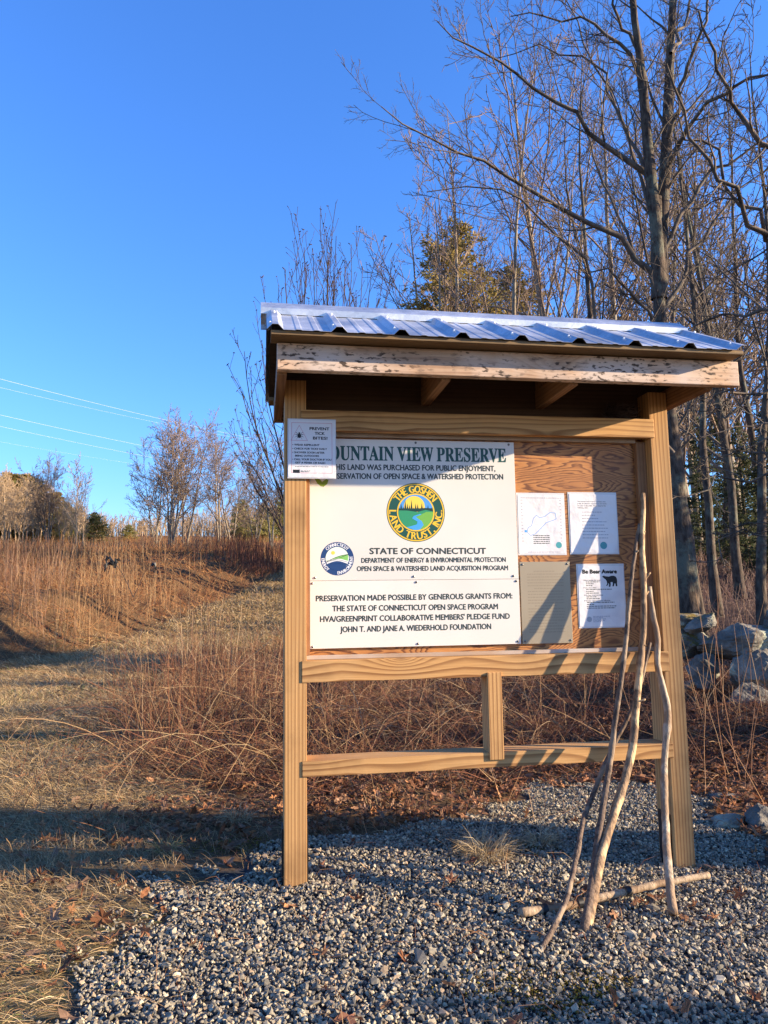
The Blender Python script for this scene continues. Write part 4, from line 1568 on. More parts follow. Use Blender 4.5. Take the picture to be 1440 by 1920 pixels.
# woodland floor on the right: low twiggy undergrowth
A = Acc()
x, y, d = polar(8000, 1180, 1600, 9.5, 45, 1.1)
ok = (x > 2.8)
x, y, d = x[ok], y[ok], d[ok]
n = len(x)
V, F, C, P = stems(x, y, rng.uniform(.15, .55, n) * np.clip(d / 14, .8, 1.8), rng.uniform(.002, .004, n) * np.clip(d / 12, .8, 2.5), np.clip(rng.normal(.7, .5, n), .05, 1.5), pick([(0.16, 0.08, 0.065), (0.21, 0.115, 0.08), (0.11, 0.06, 0.05), (0.26, 0.17, 0.12)], n, .2), 4, .12)
A.add(V, F, C)
tag(link('woodland_undergrowth', A.mesh('woodland_undergrowth'), None, M['straw']), kind='stuff')


# straw bits and moss specks on the gravel
A = Acc()
n = 420
x = rng.uniform(-.5, 2.2, n)
y = rng.uniform(-1.1, 1.3, n)
ok = in_gravel(x, y, .1)
x, y = x[ok], y[ok]
n = len(x)
V, F, C, P = stems(x, y, rng.uniform(.03, .16, n), rng.uniform(.0007, .0014, n), rng.uniform(1.2, 1.55, n), pick(STALK[:4], n, .2), 4, .12, None, None, .035)
A.add(V, F, C)
tag(link('straw_litter', A.mesh('straw_litter'), None, M['straw']), kind='stuff')
n = 2600
cen = [(.62, -.86, .10), (.72, -.98, .07), (.86, -.90, .06), (1.05, .30, .12), (-.2, .55, .1)]
ci = rng.integers(0, len(cen), n)
cc = np.array(cen)[ci]
x, y = cc[:, 0] + rng.normal(0, 1, n) * cc[:, 2], cc[:, 1] + rng.normal(0, 1, n) * cc[:, 2] * .6
A = scatter([hull(70), hull(71)], np.stack([x, y, hfun(x, y) + rng.uniform(.004, .016, n)], 1), rng.uniform(.002, .005, n), rotm(rng, n), pick([(0.22, 0.17, 0.02), (0.13, 0.10, 0.02), (0.16, 0.09, 0.03)], n, .2))
tag(link('moss', A.mesh('moss'), None, M['leaf']), kind='stuff')

# grass tufts that stand out
def tuft(px, py, r, n, L, label, cols, dark=False):
    q = ray(px, py)
    t = (0.0 - CAM[2]) / q[2]
    p = CAM + q * t
    a = rng.uniform(0, 6.28, n)
    rr = r * np.sqrt(rng.random(n))
    x, y = rr * np.cos(a), rr * np.sin(a)
    V, F, C = ribbons(x, y, np.full(n, -.005), rng.uniform(.5, 1.2, n) * L, rng.uniform(.0009, .0016, n), a + rng.normal(0, .8, n), rng.uniform(.5, 1.5, n), rng.uniform(.8, 2.4, n), pick(cols, n, .15))
    A = Acc()
    A.add(V, F, C)
    o = link('grass_tuft', A.mesh('grass_tuft'), None, M['straw'])
    o.location = (p[0], p[1], float(hfun(p[0], p[1])) + .004)
    tag(o, label, 'grass tuft', 'dry grass tufts on the gravel edge')


TAN = [(0.46, 0.34, 0.19), (0.38, 0.26, 0.13), (0.52, 0.41, 0.25)]
tuft(912, 1610, .085, 420, .14, 'curly dry grass tuft on gravel under the strut', TAN)
tuft(1010, 1580, .05, 200, .11, 'small pale grass tuft between curly tuft and leaning sticks', TAN)
tuft(445, 1545, .05, 180, .12, 'pale spiky grass tuft among brown leaves left of the left post', TAN)
tuft(312, 1600, .04, 90, .09, 'yellowish grass tuft on the shaded lawn edge', [(0.36, 0.30, 0.11), (0.40, 0.31, 0.14)])

# ------------------------------------------------------------------ stone wall
def boulder(seed, sub=5):
    r = np.random.default_rng(seed)
    bm = bmesh.new()
    bmesh.ops.create_icosphere(bm, subdivisions=sub, radius=1)
    V = np.array([v.co[:] for v in bm.verts])
    F = np.array([[v.index for v in f.verts] for f in bm.faces])
    bm.free()
    # chop by random planes for a quarried, angular look
    for k in range(15):
        nrm = r.normal(size=3)
        nrm /= np.linalg.norm(nrm)
        dd = r.uniform(.50, .86)
        ex_ = V @ nrm - dd
        V = V - np.maximum(ex_, 0)[:, None] * nrm[None] * .93
    for s, a in ((2.5, .07), (6, .035), (13, .022), (27, .014), (50, .008)):
        k = r.normal(size=(3, 3)) * s
        V = V * (1 + a * (np.sin(V @ k + r.uniform(0, 6, 3)).sum(1) / 1.5)[:, None])
    return V, F


def stone_mat():
    m, t, b = new_mat('lichen_covered_stone', 0.85, 0, 0.25)
    n = N(t, 'ShaderNodeTexNoise', Scale=3.0, Detail=8.0, Roughness=.68)
    t.links.new(coords(t), n.inputs['Vector'])
    c = ramp(t, n.outputs[0], [(.33, (0.04, 0.037, 0.032)), (.5, (0.135, 0.122, 0.10)), (.68, (0.29, 0.255, 0.20))])
    l = N(t, 'ShaderNodeTexNoise', Scale=2.2, Detail=7.0, Roughness=.62)
    t.links.new(coords(t, off=(3, 3, 3)), l.inputs['Vector'])
    c = mix(t, ramp(t, l.outputs[0], [(.54, (0, 0, 0)), (.59, (.9, .9, .9))]), c, (0.34, 0.35, 0.25))
    o = N(t, 'ShaderNodeTexNoise', Scale=1.4, Detail=5.0, Roughness=.6)
    t.links.new(coords(t, (1.3, 1, 1.1)), o.inputs['Vector'])
    ge = N(t, 'ShaderNodeNewGeometry')
    sp = N(t, 'ShaderNodeSeparateXYZ')
    t.links.new(ge.outputs['Normal'], sp.inputs[0])
    f = math_n(t, 'MULTIPLY', ramp(t, o.outputs[0], [(.56, (0, 0, 0)), (.62, (1, 1, 1))]), ramp(t, sp.outputs[2], [(.1, (0, 0, 0)), (.6, (1, 1, 1))]))
    c = mix(t, f, c, (0.17, 0.11, 0.015))
    t.links.new(c, b.inputs['Base Color'])
    bump(t, b, n.outputs[0], 1.0, .05)
    return m


M['stone'] = stone_mat()
# photo box (px0, py0, px1, py1), depth Y, label
STONES = [((1335, 1160, 1470, 1242), 3.15, 'largest grey stone with pale lichen patch, on top of the stone wall'),
          ((1368, 1218, 1475, 1310), 2.95, 'dark grey stone under the lichen patched top stone of the wall'),
          ((1372, 1284, 1462, 1378), 2.78, 'rounded pale faced stone low in the stone wall'),
          ((1286, 1226, 1374, 1292), 3.2, 'blue grey stone with orange moss beside the right post'),
          ((1268, 1146, 1345, 1180), 3.5, 'thin flat slab capping the wall next to the right post'),
          ((1300, 1152, 1362, 1186), 3.3, 'tilted pale flat slab lying against the largest top stone'),
          ((1278, 1180, 1345, 1236), 3.45, 'grey wedge stone beneath the flat slabs of the wall'),
          ((1262, 1275, 1312, 1345), 3.4, 'shadowed lower stone half hidden behind the right post'),
          ((1335, 1330, 1395, 1392), 3.0, 'small dark stone at the foot of the wall among leaves'),
          ((1425, 1350, 1520, 1430), 2.75, 'dark stone at the wall foot cut off by the picture edge'),
          ((1440, 1140, 1570, 1230), 3.1, 'top stone of the wall just past the picture edge'),
          ((1355, 1508, 1422, 1560), .42, 'low grey stone half sunk in leaves at the gravel edge'),
          ((1412, 1492, 1500, 1580), .36, 'dark stone at the picture edge beside the gravel'),
          ((1352, 1472, 1400, 1498), .85, 'small blue grey stone among dead leaves')]
for i, (b4, yd, lab) in enumerate(STONES):
    V, F = boulder(100 + i)
    a, b = at_y(b4[0], b4[3], yd), at_y(b4[2], b4[1], yd)
    sx_, sz_ = (b[0] - a[0]) / 2, (b[2] - a[2]) / 2
    V = V / np.abs(V).max(0)
    V = V * np.array([sx_ * 1.06, max(.10, .62 * sx_), sz_ * 1.10])
    o = link('wall_stone' if i < 11 else 'ground_stone', np_mesh('wall_stone', V, [F], None, False), None, M['stone'])
    o.location = ((a[0] + b[0]) / 2, yd + .1, (a[2] + b[2]) / 2 - (.06 if i >= 11 else 0))
    o.rotation_euler = (0, (i * 37 % 17 - 8) / 90 + (-.25 if i == 5 else 0), (i * 53 % 23 - 11) / 40)
    tag(o, lab, 'stone', 'stones of the dry stone wall' if i < 11 else 'loose stones at the gravel edge')

# ------------------------------------------------------------------ trees
def unit(v):
    return v / (np.linalg.norm(v, axis=-1, keepdims=True) + 1e-9)


def grow(r, P, R, n, t0, t1, ang, Lr, K, wander, up, rr, rtip, taper=.55, absL=None):
    """n branches on every parent polyline"""
    Np, Kp, _ = P.shape
    idx = np.repeat(np.arange(Np), n)
    t = t0 + (t1 - t0) * ((np.tile(np.arange(n), Np) + r.random(Np * n)) / n)
    f = t * (Kp - 1)
    i = np.minimum(f.astype(int), Kp - 2)
    a = (f - i)[:, None]
    base = P[idx, i] * (1 - a) + P[idx, i + 1] * a
    rad = R[idx, i] * (1 - a[:, 0]) + R[idx, i + 1] * a[:, 0]
    tan = unit(P[idx, i + 1] - P[idx, i])
    rv = r.normal(size=(len(idx), 3))
    perp = unit(rv - (rv * tan).sum(1, keepdims=True) * tan)
    an = r.normal(ang, ang * .22, len(idx))[:, None]
    d = unit(tan * np.cos(an) + perp * np.sin(an))
    pl = np.linalg.norm(np.diff(P, axis=1), axis=2).sum(1)[idx] if absL is None else np.full(len(idx), absL)
    L = Lr * pl * (1 - taper * t) * r.uniform(.55, 1.2, len(idx))
    Q = np.zeros((len(idx), K, 3))
    Q[:, 0] = base
    for k in range(1, K):
        d = unit(d + r.normal(0, wander, d.shape) + np.array([0, 0, up]))
        Q[:, k] = Q[:, k - 1] + d * (L / (K - 1))[:, None]
    r0 = np.minimum(rad * rr, L * .012 + rtip)
    r0 = np.maximum(r0, rtip)
    QR = r0[:, None] + (rtip - r0)[:, None] * np.linspace(0, 1, K)[None, :] ** .8
    return Q, QR


def bare_parts(seed, H, nst, lean, rtip=.004, r0=None, n1=11, n2=7, n3=5, n4=0, t0=.22, ang=.75, up=.10, l1=.42):
    """multi-stemmed leafless tree around the origin: (trunk mesh, crown mesh)"""
    r = np.random.default_rng(seed)
    K = 11
    P = np.zeros((nst, K, 3))
    az = r.uniform(0, 6.28) + np.arange(nst) * 6.28 / nst + r.normal(0, .4, nst)
    ln = np.abs(r.normal(lean, lean * .35, nst)) if nst > 1 else np.full(1, lean * .4)
    d = np.stack([np.sin(ln) * np.cos(az), np.sin(ln) * np.sin(az), np.cos(ln)], 1)
    hs = H * r.uniform(.78, 1.0, nst)
    hs[0] = H
    P[:, 0] = np.stack([np.cos(az), np.sin(az), 0 * az], 1) * (.12 if nst > 1 else 0)
    P[:, 0, 2] = -.15
    for k in range(1, K):
        d = unit(d + r.normal(0, .045, d.shape) + np.array([0, 0, .06]))
        P[:, k] = P[:, k - 1] + d * (hs / (K - 1))[:, None]
    r0 = r0 or H * .013
    R = (r0 * r.uniform(.75, 1.1, nst))[:, None] * (1 - np.linspace(0, 1, K)[None] ** .9 * .93)
    R[:, 0] *= 1.25
    A = Acc()
    A.add(*tubes(P, R, 9))
    B = Acc()
    P1, R1 = grow(r, P, R, n1, t0, .97, ang, l1, 7, .12, up, .5, rtip * 1.4)
    B.add(*tubes(P1, R1, 5))
    P2, R2 = grow(r, P1, R1, n2, .2, 1.0, .7, .45, 5, .14, up * .8, .6, rtip * 1.2)
    B.add(*tubes(P2, R2, 3))
    P3, R3 = grow(r, P2, R2, n3, .15, 1.0, .65, .5, 4, .14, up * .6, .7, rtip)
    B.add(*tubes(P3, R3, 3))
    if n4:
        P4, R4 = grow(r, P3, R3, n4, .2, 1.0, .6, .55, 3, .12, up * .5, .8, rtip * .8)
        B.add(*tubes(P4, R4, 3))
    return A.mesh('trunk', True), B.mesh('crown', True)


def place_tree(parts, px, d, label, group, mats, H0, H, name='bare_tree', rz=0.0, xy=None, cat='tree'):
    x, y = spot(px, d) if xy is None else xy
    e = empty(name, (x, y, float(hfun(x, y))), label, cat, group)
    s = H / H0
    e.scale = (s, s, s)
    e.rotation_euler.z = rz
    for nm, me, mt in (('trunk', parts[0], mats[0]), ('crown', parts[1], mats[1])):
        o = bpy.data.objects.new(nm, me)
        COL.objects.link(o)
        if len(me.materials) == 0: me.materials.append(mt)
        o.parent = e
    return e


def height_for(px, py, d):
    x, y = spot(px, d)
    return top_z(px, py, d) - float(hfun(x, y))


def conifer(seed, H, Rb, clear=.12, tone=((0.045, 0.07, 0.025), (0.06, 0.085, 0.03)), levels=20, per=7, dens=60, blade=.10, droop=.25, ex=.8):
    r = np.random.default_rng(seed)
    K = 8
    zt = np.linspace(0, H, K)
    P = np.stack([r.normal(0, .02 * H / 10, K), r.normal(0, .02 * H / 10, K), zt], 1)[None]
    R = (H * .016) * (1 - np.linspace(0, 1, K) * .95)[None]
    A = Acc()
    A.add(*tubes(P, R, 8))
    B = Acc()
    n = levels * per
    t = clear + (1 - clear) * (np.repeat(np.arange(levels), per) + r.random(n) * .9) / levels
    t = np.minimum(t, .985)
    az = r.uniform(0, 6.28, n)
    L = Rb * (1 - t) ** ex * r.uniform(.6, 1.15, n) + .12
    el = .15 + .5 * t + r.normal(0, .12, n)
    s = np.linspace(0, 1, 5)
    e2 = el[:, None] - droop * 1.8 * s[None]
    st = L[:, None] / 4
    hx = np.concatenate([np.zeros((n, 1)), np.cumsum(np.cos(e2[:, :-1]) * st, 1)], 1)
    hz = np.concatenate([np.zeros((n, 1)), np.cumsum(np.sin(e2[:, :-1]) * st, 1)], 1)
    Q = np.stack([hx * np.cos(az)[:, None], hx * np.sin(az)[:, None], hz + (t * H)[:, None]], 2)
    QR = (.006 + .012 * L)[:, None] * np.linspace(1, .25, 5)[None]
    A2 = Acc()
    V, F = tubes(Q, QR, 4)
    A.add(V, F)
    # sprays: small flat blades along side shoots
    m = int(n * dens)
    w = L / L.sum()
    bi = r.choice(n, m, p=w)
    u = r.uniform(.12, 1.0, m) * 4
    k = np.minimum(u.astype(int), 3)
    a = (u - k)[:, None]
    base = Q[bi, k] * (1 - a) + Q[bi, k + 1] * a
    tan = unit(Q[bi, k + 1] - Q[bi, k])
    side = unit(np.cross(tan, np.array([0, 0, 1.])) * np.where(r.random((m, 1)) < .5, 1, -1) + tan * .7 + r.normal(0, .35, (m, 3)))
    off = r.uniform(0, .34, m)[:, None] * (L[bi] * (1 - u / 5.0))[:, None]
    base = base + side * off + r.normal(0, .02, (m, 3))
    d = unit(side + r.normal(0, .5, (m, 3)) + np.array([0, 0, -.1]))
    l = blade * r.uniform(.6, 1.4, m)
    wv = unit(np.cross(d, r.normal(size=(m, 3)))) * (l * .16)[:, None]
    V = np.stack([base - wv * .5, base + wv * .5, base + d * l[:, None] * .6 + wv, base + d * l[:, None], base + d * l[:, None] * .6 - wv], 1)
    F = (np.array([[0, 1, 2, 3, 4]])[None] + (np.arange(m) * 5)[:, None, None]).reshape(-1, 5)
    cl = np.array(tone)[r.integers(0, len(tone), m)] * (1 + r.normal(0, .18, (m, 1)))
    B.add(V.reshape(-1, 3), [F], np.repeat(np.clip(cl, .005, 1), 5, axis=0))
    return A.mesh('trunk', True), B.mesh('crown')


# --- the big twin-stemmed tree behind the kiosk, limbs taken from the photo
def limb(pts, d0, d1, r0, r1, K=12):
    pts = np.array(pts, float)
    q = np.concatenate([[0], np.cumsum(np.hypot(*np.diff(pts, axis=0).T))])
    s = np.linspace(0, 1, K)
    px, py = np.interp(s, q / q[-1], pts[:, 0]), np.interp(s, q / q[-1], pts[:, 1])
    out = []
    for a, b, t in zip(px, py, s):
        v = ray(a, b)
        out.append(CAM + v * ((d0 + (d1 - d0) * t) / math.hypot(v[0], v[1])))
    R = r0 + (r1 - r0) * s ** .8
    return np.array(out), R


DT = 13.0


def big_tree():
    r = np.random.default_rng(77)
    x, y = spot(1292, DT)
    gz = float(hfun(x, y))
    v = ray(1292, 1150)
    pyb = 960 + 0
    tr = [limb([(1290, 1160), (1270, 950), (1250, 760), (1237, 600), (1234, 480), (1232, 370)], DT, DT, .235, .07),
          limb([(1236, 560), (1231, 430), (1216, 290), (1203, 130), (1190, 40), (1180, -80)], DT, DT - .5, .130, .05),
          limb([(1236, 560), (1240, 430), (1250, 280), (1256, 120), (1262, 0), (1262, -120)], DT, DT + .6, .140, .05)]
    tr[0][0][0, 2] = gz - .2
    lm = [limb([(1220, 330), (1152, 285), (1085, 216), (993, 154), (941, 123), (905, 95), (854, 72), (820, 40)], DT, DT - 2.0, .055, .008),
          limb([(1235, 520), (1147, 452), (1080, 406), (988, 355), (905, 308), (828, 267), (777, 247), (715, 200)], DT, DT - 2.5, .060, .007),
          limb([(1262, 850), (1180, 760), (1128, 640), (1118, 560), (1098, 478), (1060, 437), (983, 380), (926, 349), (860, 345), (800, 360)], DT - 3, DT - 4.5, .035, .006),
          limb([(1209, 200), (1180, 92), (1137, 56), (1090, 38), (1030, 36), (957, 31)], DT, DT - 1.2, .045, .008),
          limb([(1224, 370), (1200, 290), (1152, 205), (1132, 133), (1090, 103), (1045, 90), (998, 88), (930, 110)], DT, DT + 1.0, .045, .007),
          limb([(1230, 430), (1180, 270), (1150, 180), (1110, 110), (1080, 40), (1040, -40)], DT, DT + 2.0, .04, .01),
          limb([(1252, 260), (1290, 120), (1320, 40), (1345, -60)], DT, DT - 1.0, .045, .015),
          limb([(1238, 480), (1330, 320), (1390, 290), (1450, 255), (1530, 200)], DT, DT + 1.0, .045, .01),
          limb([(1248, 320), (1300, 220), (1370, 170), (1450, 110), (1520, 60)], DT, DT - 1.8, .045, .01),
          limb([(1236, 600), (1290, 490), (1330, 430), (1400, 340), (1470, 300)], DT, DT + 1.6, .05, .008),
          limb([(1198, 100), (1160, 20), (1120, -40), (1080, -90)], DT, DT - 1, .035, .01),
          limb([(1235, 540), (1160, 400), (1120, 330), (1095, 240), (1075, 160)], DT, DT + 2.4, .04, .008),
          limb([(1236, 620), (1190, 545), (1150, 505), (1100, 520), (1050, 500)], DT, DT - 1.4, .035, .006),
          limb([(1258, 100), (1300, 0), (1350, -50)], DT, DT + 1, .035, .01)]
    # the third limb grows from a low stem of its own that leaves the main trunk below the roof line
    A, B = Acc(), Acc()
    P = np.array([t[0] for t in tr])
    R = np.array([t[1] for t in tr])
    R = R * (1 + r.normal(0, .04, R.shape))
    A.add(*tubes(P, R, 14))
    PL = np.array([l[0] for l in lm])
    RL = np.array([l[1] for l in lm])
    PL[:, 2:-1] += r.normal(0, .05, PL[:, 2:-1].shape)
    B.add(*tubes(PL, RL, 8))
    P0 = np.concatenate([PL, P[1:]])
    R0 = np.concatenate([RL, R[1:]])
    P1, R1 = grow(r, P0, R0, 11, .16, 1.0, .75, .34, 7, .13, .07, .45, .0045, .45)
    B.add(*tubes(P1, R1, 5))
    P2, R2 = grow(r, P1, R1, 8, .15, 1.0, .7, .48, 5, .15, .06, .5, .0032)
    B.add(*tubes(P2, R2, 4))
    P3, R3 = grow(r, P2, R2, 6, .15, 1.0, .65, .5, 4, .15, .04, .6, .0024)
    B.add(*tubes(P3, R3, 3))
    e = empty('twin_stemmed_tree', (x, y, gz), 'tallest dark bare tree with twin trunks rising behind the kiosk roof', 'tree')
    bpy.context.view_layer.update()
    link('trunk', A.mesh('trunk', True), e, M['bark'])
    link('crown', B.mesh('crown', True), e, M['twig'])


big_tree()

dk, pl, fw = (M['bark'], M['twig']), (M['palebark'], M['paletwig']), (M['farwood'], M['farwood'])
# variants, all 10 m tall
va = [bare_parts(1, 10, 4, .20, .0038, .075, 13, 8, 7), bare_parts(2, 10, 2, .16, .0038, .075, 16, 8, 7), bare_parts(3, 10, 1, .1, .004, .10, 22, 8, 7), bare_parts(4, 10, 5, .26, .0038, .065, 12, 8, 7)]
vb = [bare_parts(11, 10, 1, .12, .013, .12, 22, 7, 5, t0=.2), bare_parts(12, 10, 3, .18, .012, .10, 13, 7, 5, t0=.15), bare_parts(13, 10, 2, .14, .013, .10, 16, 7, 5, t0=.15), bare_parts(14, 10, 1, .08, .012, .10, 26, 6, 5, t0=.2, l1=.34)]
vh = [bare_parts(61 + q, 10, (1, 3, 2, 1)[q], (.12, .18, .14, .08)[q], .013, .11, (22, 13, 16, 26)[q], 7, 5, t0=.15) for q in range(4)]
vf = [bare_parts(41, 10, 6, .26, .011, .11, 15, 9, 6, t0=.22, ang=.8, up=.05, l1=.52), bare_parts(42, 10, 2, .16, .011, .12, 19, 9, 6, t0=.2, ang=.8, up=.05, l1=.55), bare_parts(43, 10, 4, .24, .011, .10, 16, 9, 6, t0=.18, ang=.8, up=.05, l1=.52)]
vs = [bare_parts(21, 10, 1, .06, .0042, .09, 18, 7, 6, t0=.35, l1=.25), bare_parts(22, 10, 1, .10, .0042, .08, 16, 7, 6, t0=.3, l1=.3)]

# pale trees behind the roof (centre)
place_tree(va[0], 962, 23, 'pale many stemmed bare tree fanning up in front of the golden lit evergreen', None, pl, 10, height_for(900, 215, 23) * 1.02, rz=1.0)
place_tree(bare_parts(31, 10, 3, .24, .0055, .11, 13, 8, 6), 905, 27, 'fine twigged pale tree leaning left at the edge of the sky', None, pl, 10, height_for(860, 250, 27), rz=2.2)
place_tree(vs[0], 1094, 17, 'single straight dark trunk just left of the twin stemmed tree', None, dk, 10, height_for(1090, 130, 17) * 1.05)
place_tree(bare_parts(33, 10, 2, .16, .005, .10, 13, 8, 6), 1150, 24, 'tall grey bare tree with two stems behind the twin stemmed tree', None, pl, 10, height_for(1150, 60, 24), rz=.6)
place_tree(va[1], 1040, 31, 'slender bare tree standing far back right of the golden lit evergreen', None, pl, 10, height_for(1040, 150, 31), rz=4.0)
# right-hand woods
RW = [(1318, 15.5, 120, vs[1], dk, 'slim tree right of the twin stemmed one with a sunlit edge'), (1345, 18, 60, vs[0], dk, 'straight slim trunk rising beside the roof end'), (1390, 21, 40, va[2], dk, 'bushy bare tree above the right roof end'),
      (1425, 14, -60, vs[1], dk, 'slim dark trunk near the right picture edge'), (1270, 30, 200, va[2], pl, 'pale two stemmed tree seen through the twin stemmed tree'), (1372, 33, 160, va[2], pl, 'pale bare tree far back beyond the stone wall'),
      (1450, 27, 100, vs[0], dk, 'straight slender tree at the right picture edge'), (1330, 42, 330, vb[2], pl, 'small far bare tree between the slim trunks'), (1400, 46, 350, vb[0], pl, 'smallest far bare tree near the right edge'),
      (1302, 20, 260, vs[0], dk, 'thin dark trunk hidden partly by the right post'), (1500, 17, -100, vs[1], dk, 'bare tree just outside the right picture edge')]
for i, (px, d, py, v, mt, lab) in enumerate(RW):
    # material copies: shared meshes keep the bark of their first user
    place_tree(v, px, d, lab, 'bare trees of the right hand woods', mt, 10, height_for(px, py, d), rz=i * 1.7)
for i, (px, d, py) in enumerate(((1262, 52, 520), (1318, 50, 480), (1385, 55, 500), (1420, 60, 560), (1455, 52, 500), (1235, 60, 560))):
    place_tree(vb[i % 4], px, d, 'thin bare trunk in the shaded woods far beyond the stone wall', 'thin far trunks of the right hand woods', dk, 10, height_for(px, py, d), rz=i)

# dark hemlocks of the right-hand woods, golden lit evergreen behind the roof, pines of the field edge
HEM = ((0.055, 0.070, 0.030), (0.075, 0.09, 0.038), (0.10, 0.105, 0.045))
GOLD_LIT = ((0.36, 0.265, 0.08), (0.25, 0.21, 0.065), (0.42, 0.30, 0.10))  # gold of the low sun put into the needle colour
PINE_T = ((0.27, 0.26, 0.085), (0.34, 0.31, 0.10), (0.42, 0.34, 0.12))
ch = conifer(51, 10, 2.4, .05, HEM, 24, 8, 75, .16, .35)
cg = conifer(52, 10, 3.1, .05, GOLD_LIT, 28, 9, 140, .13, .3, .5)
cp = conifer(53, 10, 4.4, .03, PINE_T, 16, 8, 60, .42, .1, .6)
cb = conifer(54, 10, 3.8, .05, ((0.38, 0.23, 0.09), (0.32, 0.235, 0.08), (0.25, 0.24, 0.08)), 16, 8, 120, .40, .1, .55)
nm = (M['bark'], M['needle'])
place_tree(cg, 868, 29, 'golden lit green evergreen rising behind the middle of the roof', None, nm, 10, height_for(868, 430, 29), 'evergreen_tree')
place_tree(cg, 985, 33, 'lower golden lit evergreen right behind the pale many stemmed tree', None, nm, 10, height_for(985, 500, 33), 'evergreen_tree', 2.0)
for i, (px, d, py, lab) in enumerate(((1408, 30, 790, 'dark hemlock in the shade below the right roof end'), (1330, 38, 780, 'dark hemlock seen between the slim trunks right of the post'), (1470, 26, 740, 'dark hemlock at the right picture edge'), (1375, 48, 760, 'far dark hemlock deep in the right hand woods'))):
    place_tree(ch, px, d, lab, None, nm, 10, height_for(px, py, d), 'hemlock_tree', i * 1.3)
for i, (px, d, py, v, lab) in enumerate(((172, 72, 962, cp, 'bushy green pine at the foot of the left hill woods'), (238, 84, 984, cp, 'low wide pine left of the large bare tree group'), (452, 84, 938, cp, 'pointed blue green pine between two bare trees on the field edge'),
                                         (495, 76, 944, cp, 'green pine close to the left kiosk post on the field edge'), (530, 80, 930, cp, 'pine half hidden by the left kiosk post'), (10, 92, 890, cb, 'rusty brown pine highest on the left hill'), (40, 95, 893, cb, 'rusty pine right of the highest one on the hill'),
                                         (95, 88, 925, cb, 'brownish pine at the end of the hill crest'), (122, 84, 950, cp, 'dark green pine stepping down from the hill crest'))):
    pt = place_tree(v, px, d, lab, 'pines at the far edge of the field', nm, 10, height_for(px, py, d), 'pine_tree', i * 2.1)
    if px < 300:
        pt.scale = (pt.scale[0] * 1.6, pt.scale[1] * 1.6, pt.scale[2])

# left-hand far bare trees
LT = [(318, 64, 797, vf[0], 'largest bare tree group beyond the field, several trunks from one foot'), (345, 66, 806, vf[1], 'two stemmed bare tree in the right half of the largest group'), (292, 68, 840, vf[2], 'left leaning bare tree at the side of the largest group'),
      (408, 68, 815, vf[1], 'vase shaped bare tree right of the largest group'), (432, 74, 845, vf[2], 'slender bare tree behind the vase shaped one'), (510, 56, 820, vf[1], 'thin bare tree just left of the kiosk post'), (478, 62, 880, vf[2], 'low spreading bare tree between vase shaped tree and kiosk post'),
      (140, 58, 874, vh[3], 'tall slim birch like tree standing before the hill woods'), (153, 60, 895, vh[3], 'pale forked tree next to the slim birch like one'), (85, 72, 872, vf[0], 'bare tree sticking out above the hill crest')]
for i, (px, d, py, v, lab) in enumerate(LT):
    place_tree(v, px, d, lab, 'bare trees beyond the field', fw if 60 < px < 160 else pl, 10, height_for(px, py, d), rz=i * 1.1 + .4)
r_ = random.Random(4)
for i in range(42):
    px = -90 + i * 6.8 + r_.uniform(-4, 4)
    d = r_.uniform(66, 92)
    py = np.interp(px, [-90, 0, 60, 130, 190], [880, 893, 905, 935, 972]) + r_.uniform(-6, 14)
    place_tree(vh[i % 4], px, d, 'thin tan bare tree in the crowded woods on the left hill', 'bare trees crowding the left hill', fw, 10, max(2.5, height_for(px, py, d)), rz=i * .9)

# far treeline as one mass
r = np.random.default_rng(8)
A = Acc()
n = 800
px = r.uniform(120, 1000, n)
d = r.uniform(95, 135, n)
P = np.zeros((n, 5, 3))
for i in range(n):
    x_, y_ = spot(px[i], d[i])
    z_ = float(hfun(x_, y_))
    h_ = max(2.0, top_z(px[i], np.interp(px[i], [150, 260, 400, 540, 1000], [962, 974, 962, 950, 930]) + r.uniform(-6, 16), d[i]) - z_)
    P[i] = np.array([x_, y_, z_]) + np.linspace(0, 1, 5)[:, None] * np.array([r.normal(0, .6), r.normal(0, .6), h_])
R = np.full((n, 5), .07) * np.linspace(1, .3, 5)[None]
V, F = tubes(P, R, 4)
A.add(V, F)
P1, R1 = grow(r, P, R, 9, .15, 1, .6, .4, 4, .12, .1, .6, .02)
A.add(*tubes(P1, R1, 3))
P2, R2 = grow(r, P1, R1, 5, .1, 1, .6, .5, 3, .12, .08, .7, .016)
A.add(*tubes(P2, R2, 3))
tag(link('far_woods', A.mesh('far_woods', True), None, M['midwood']), kind='stuff')

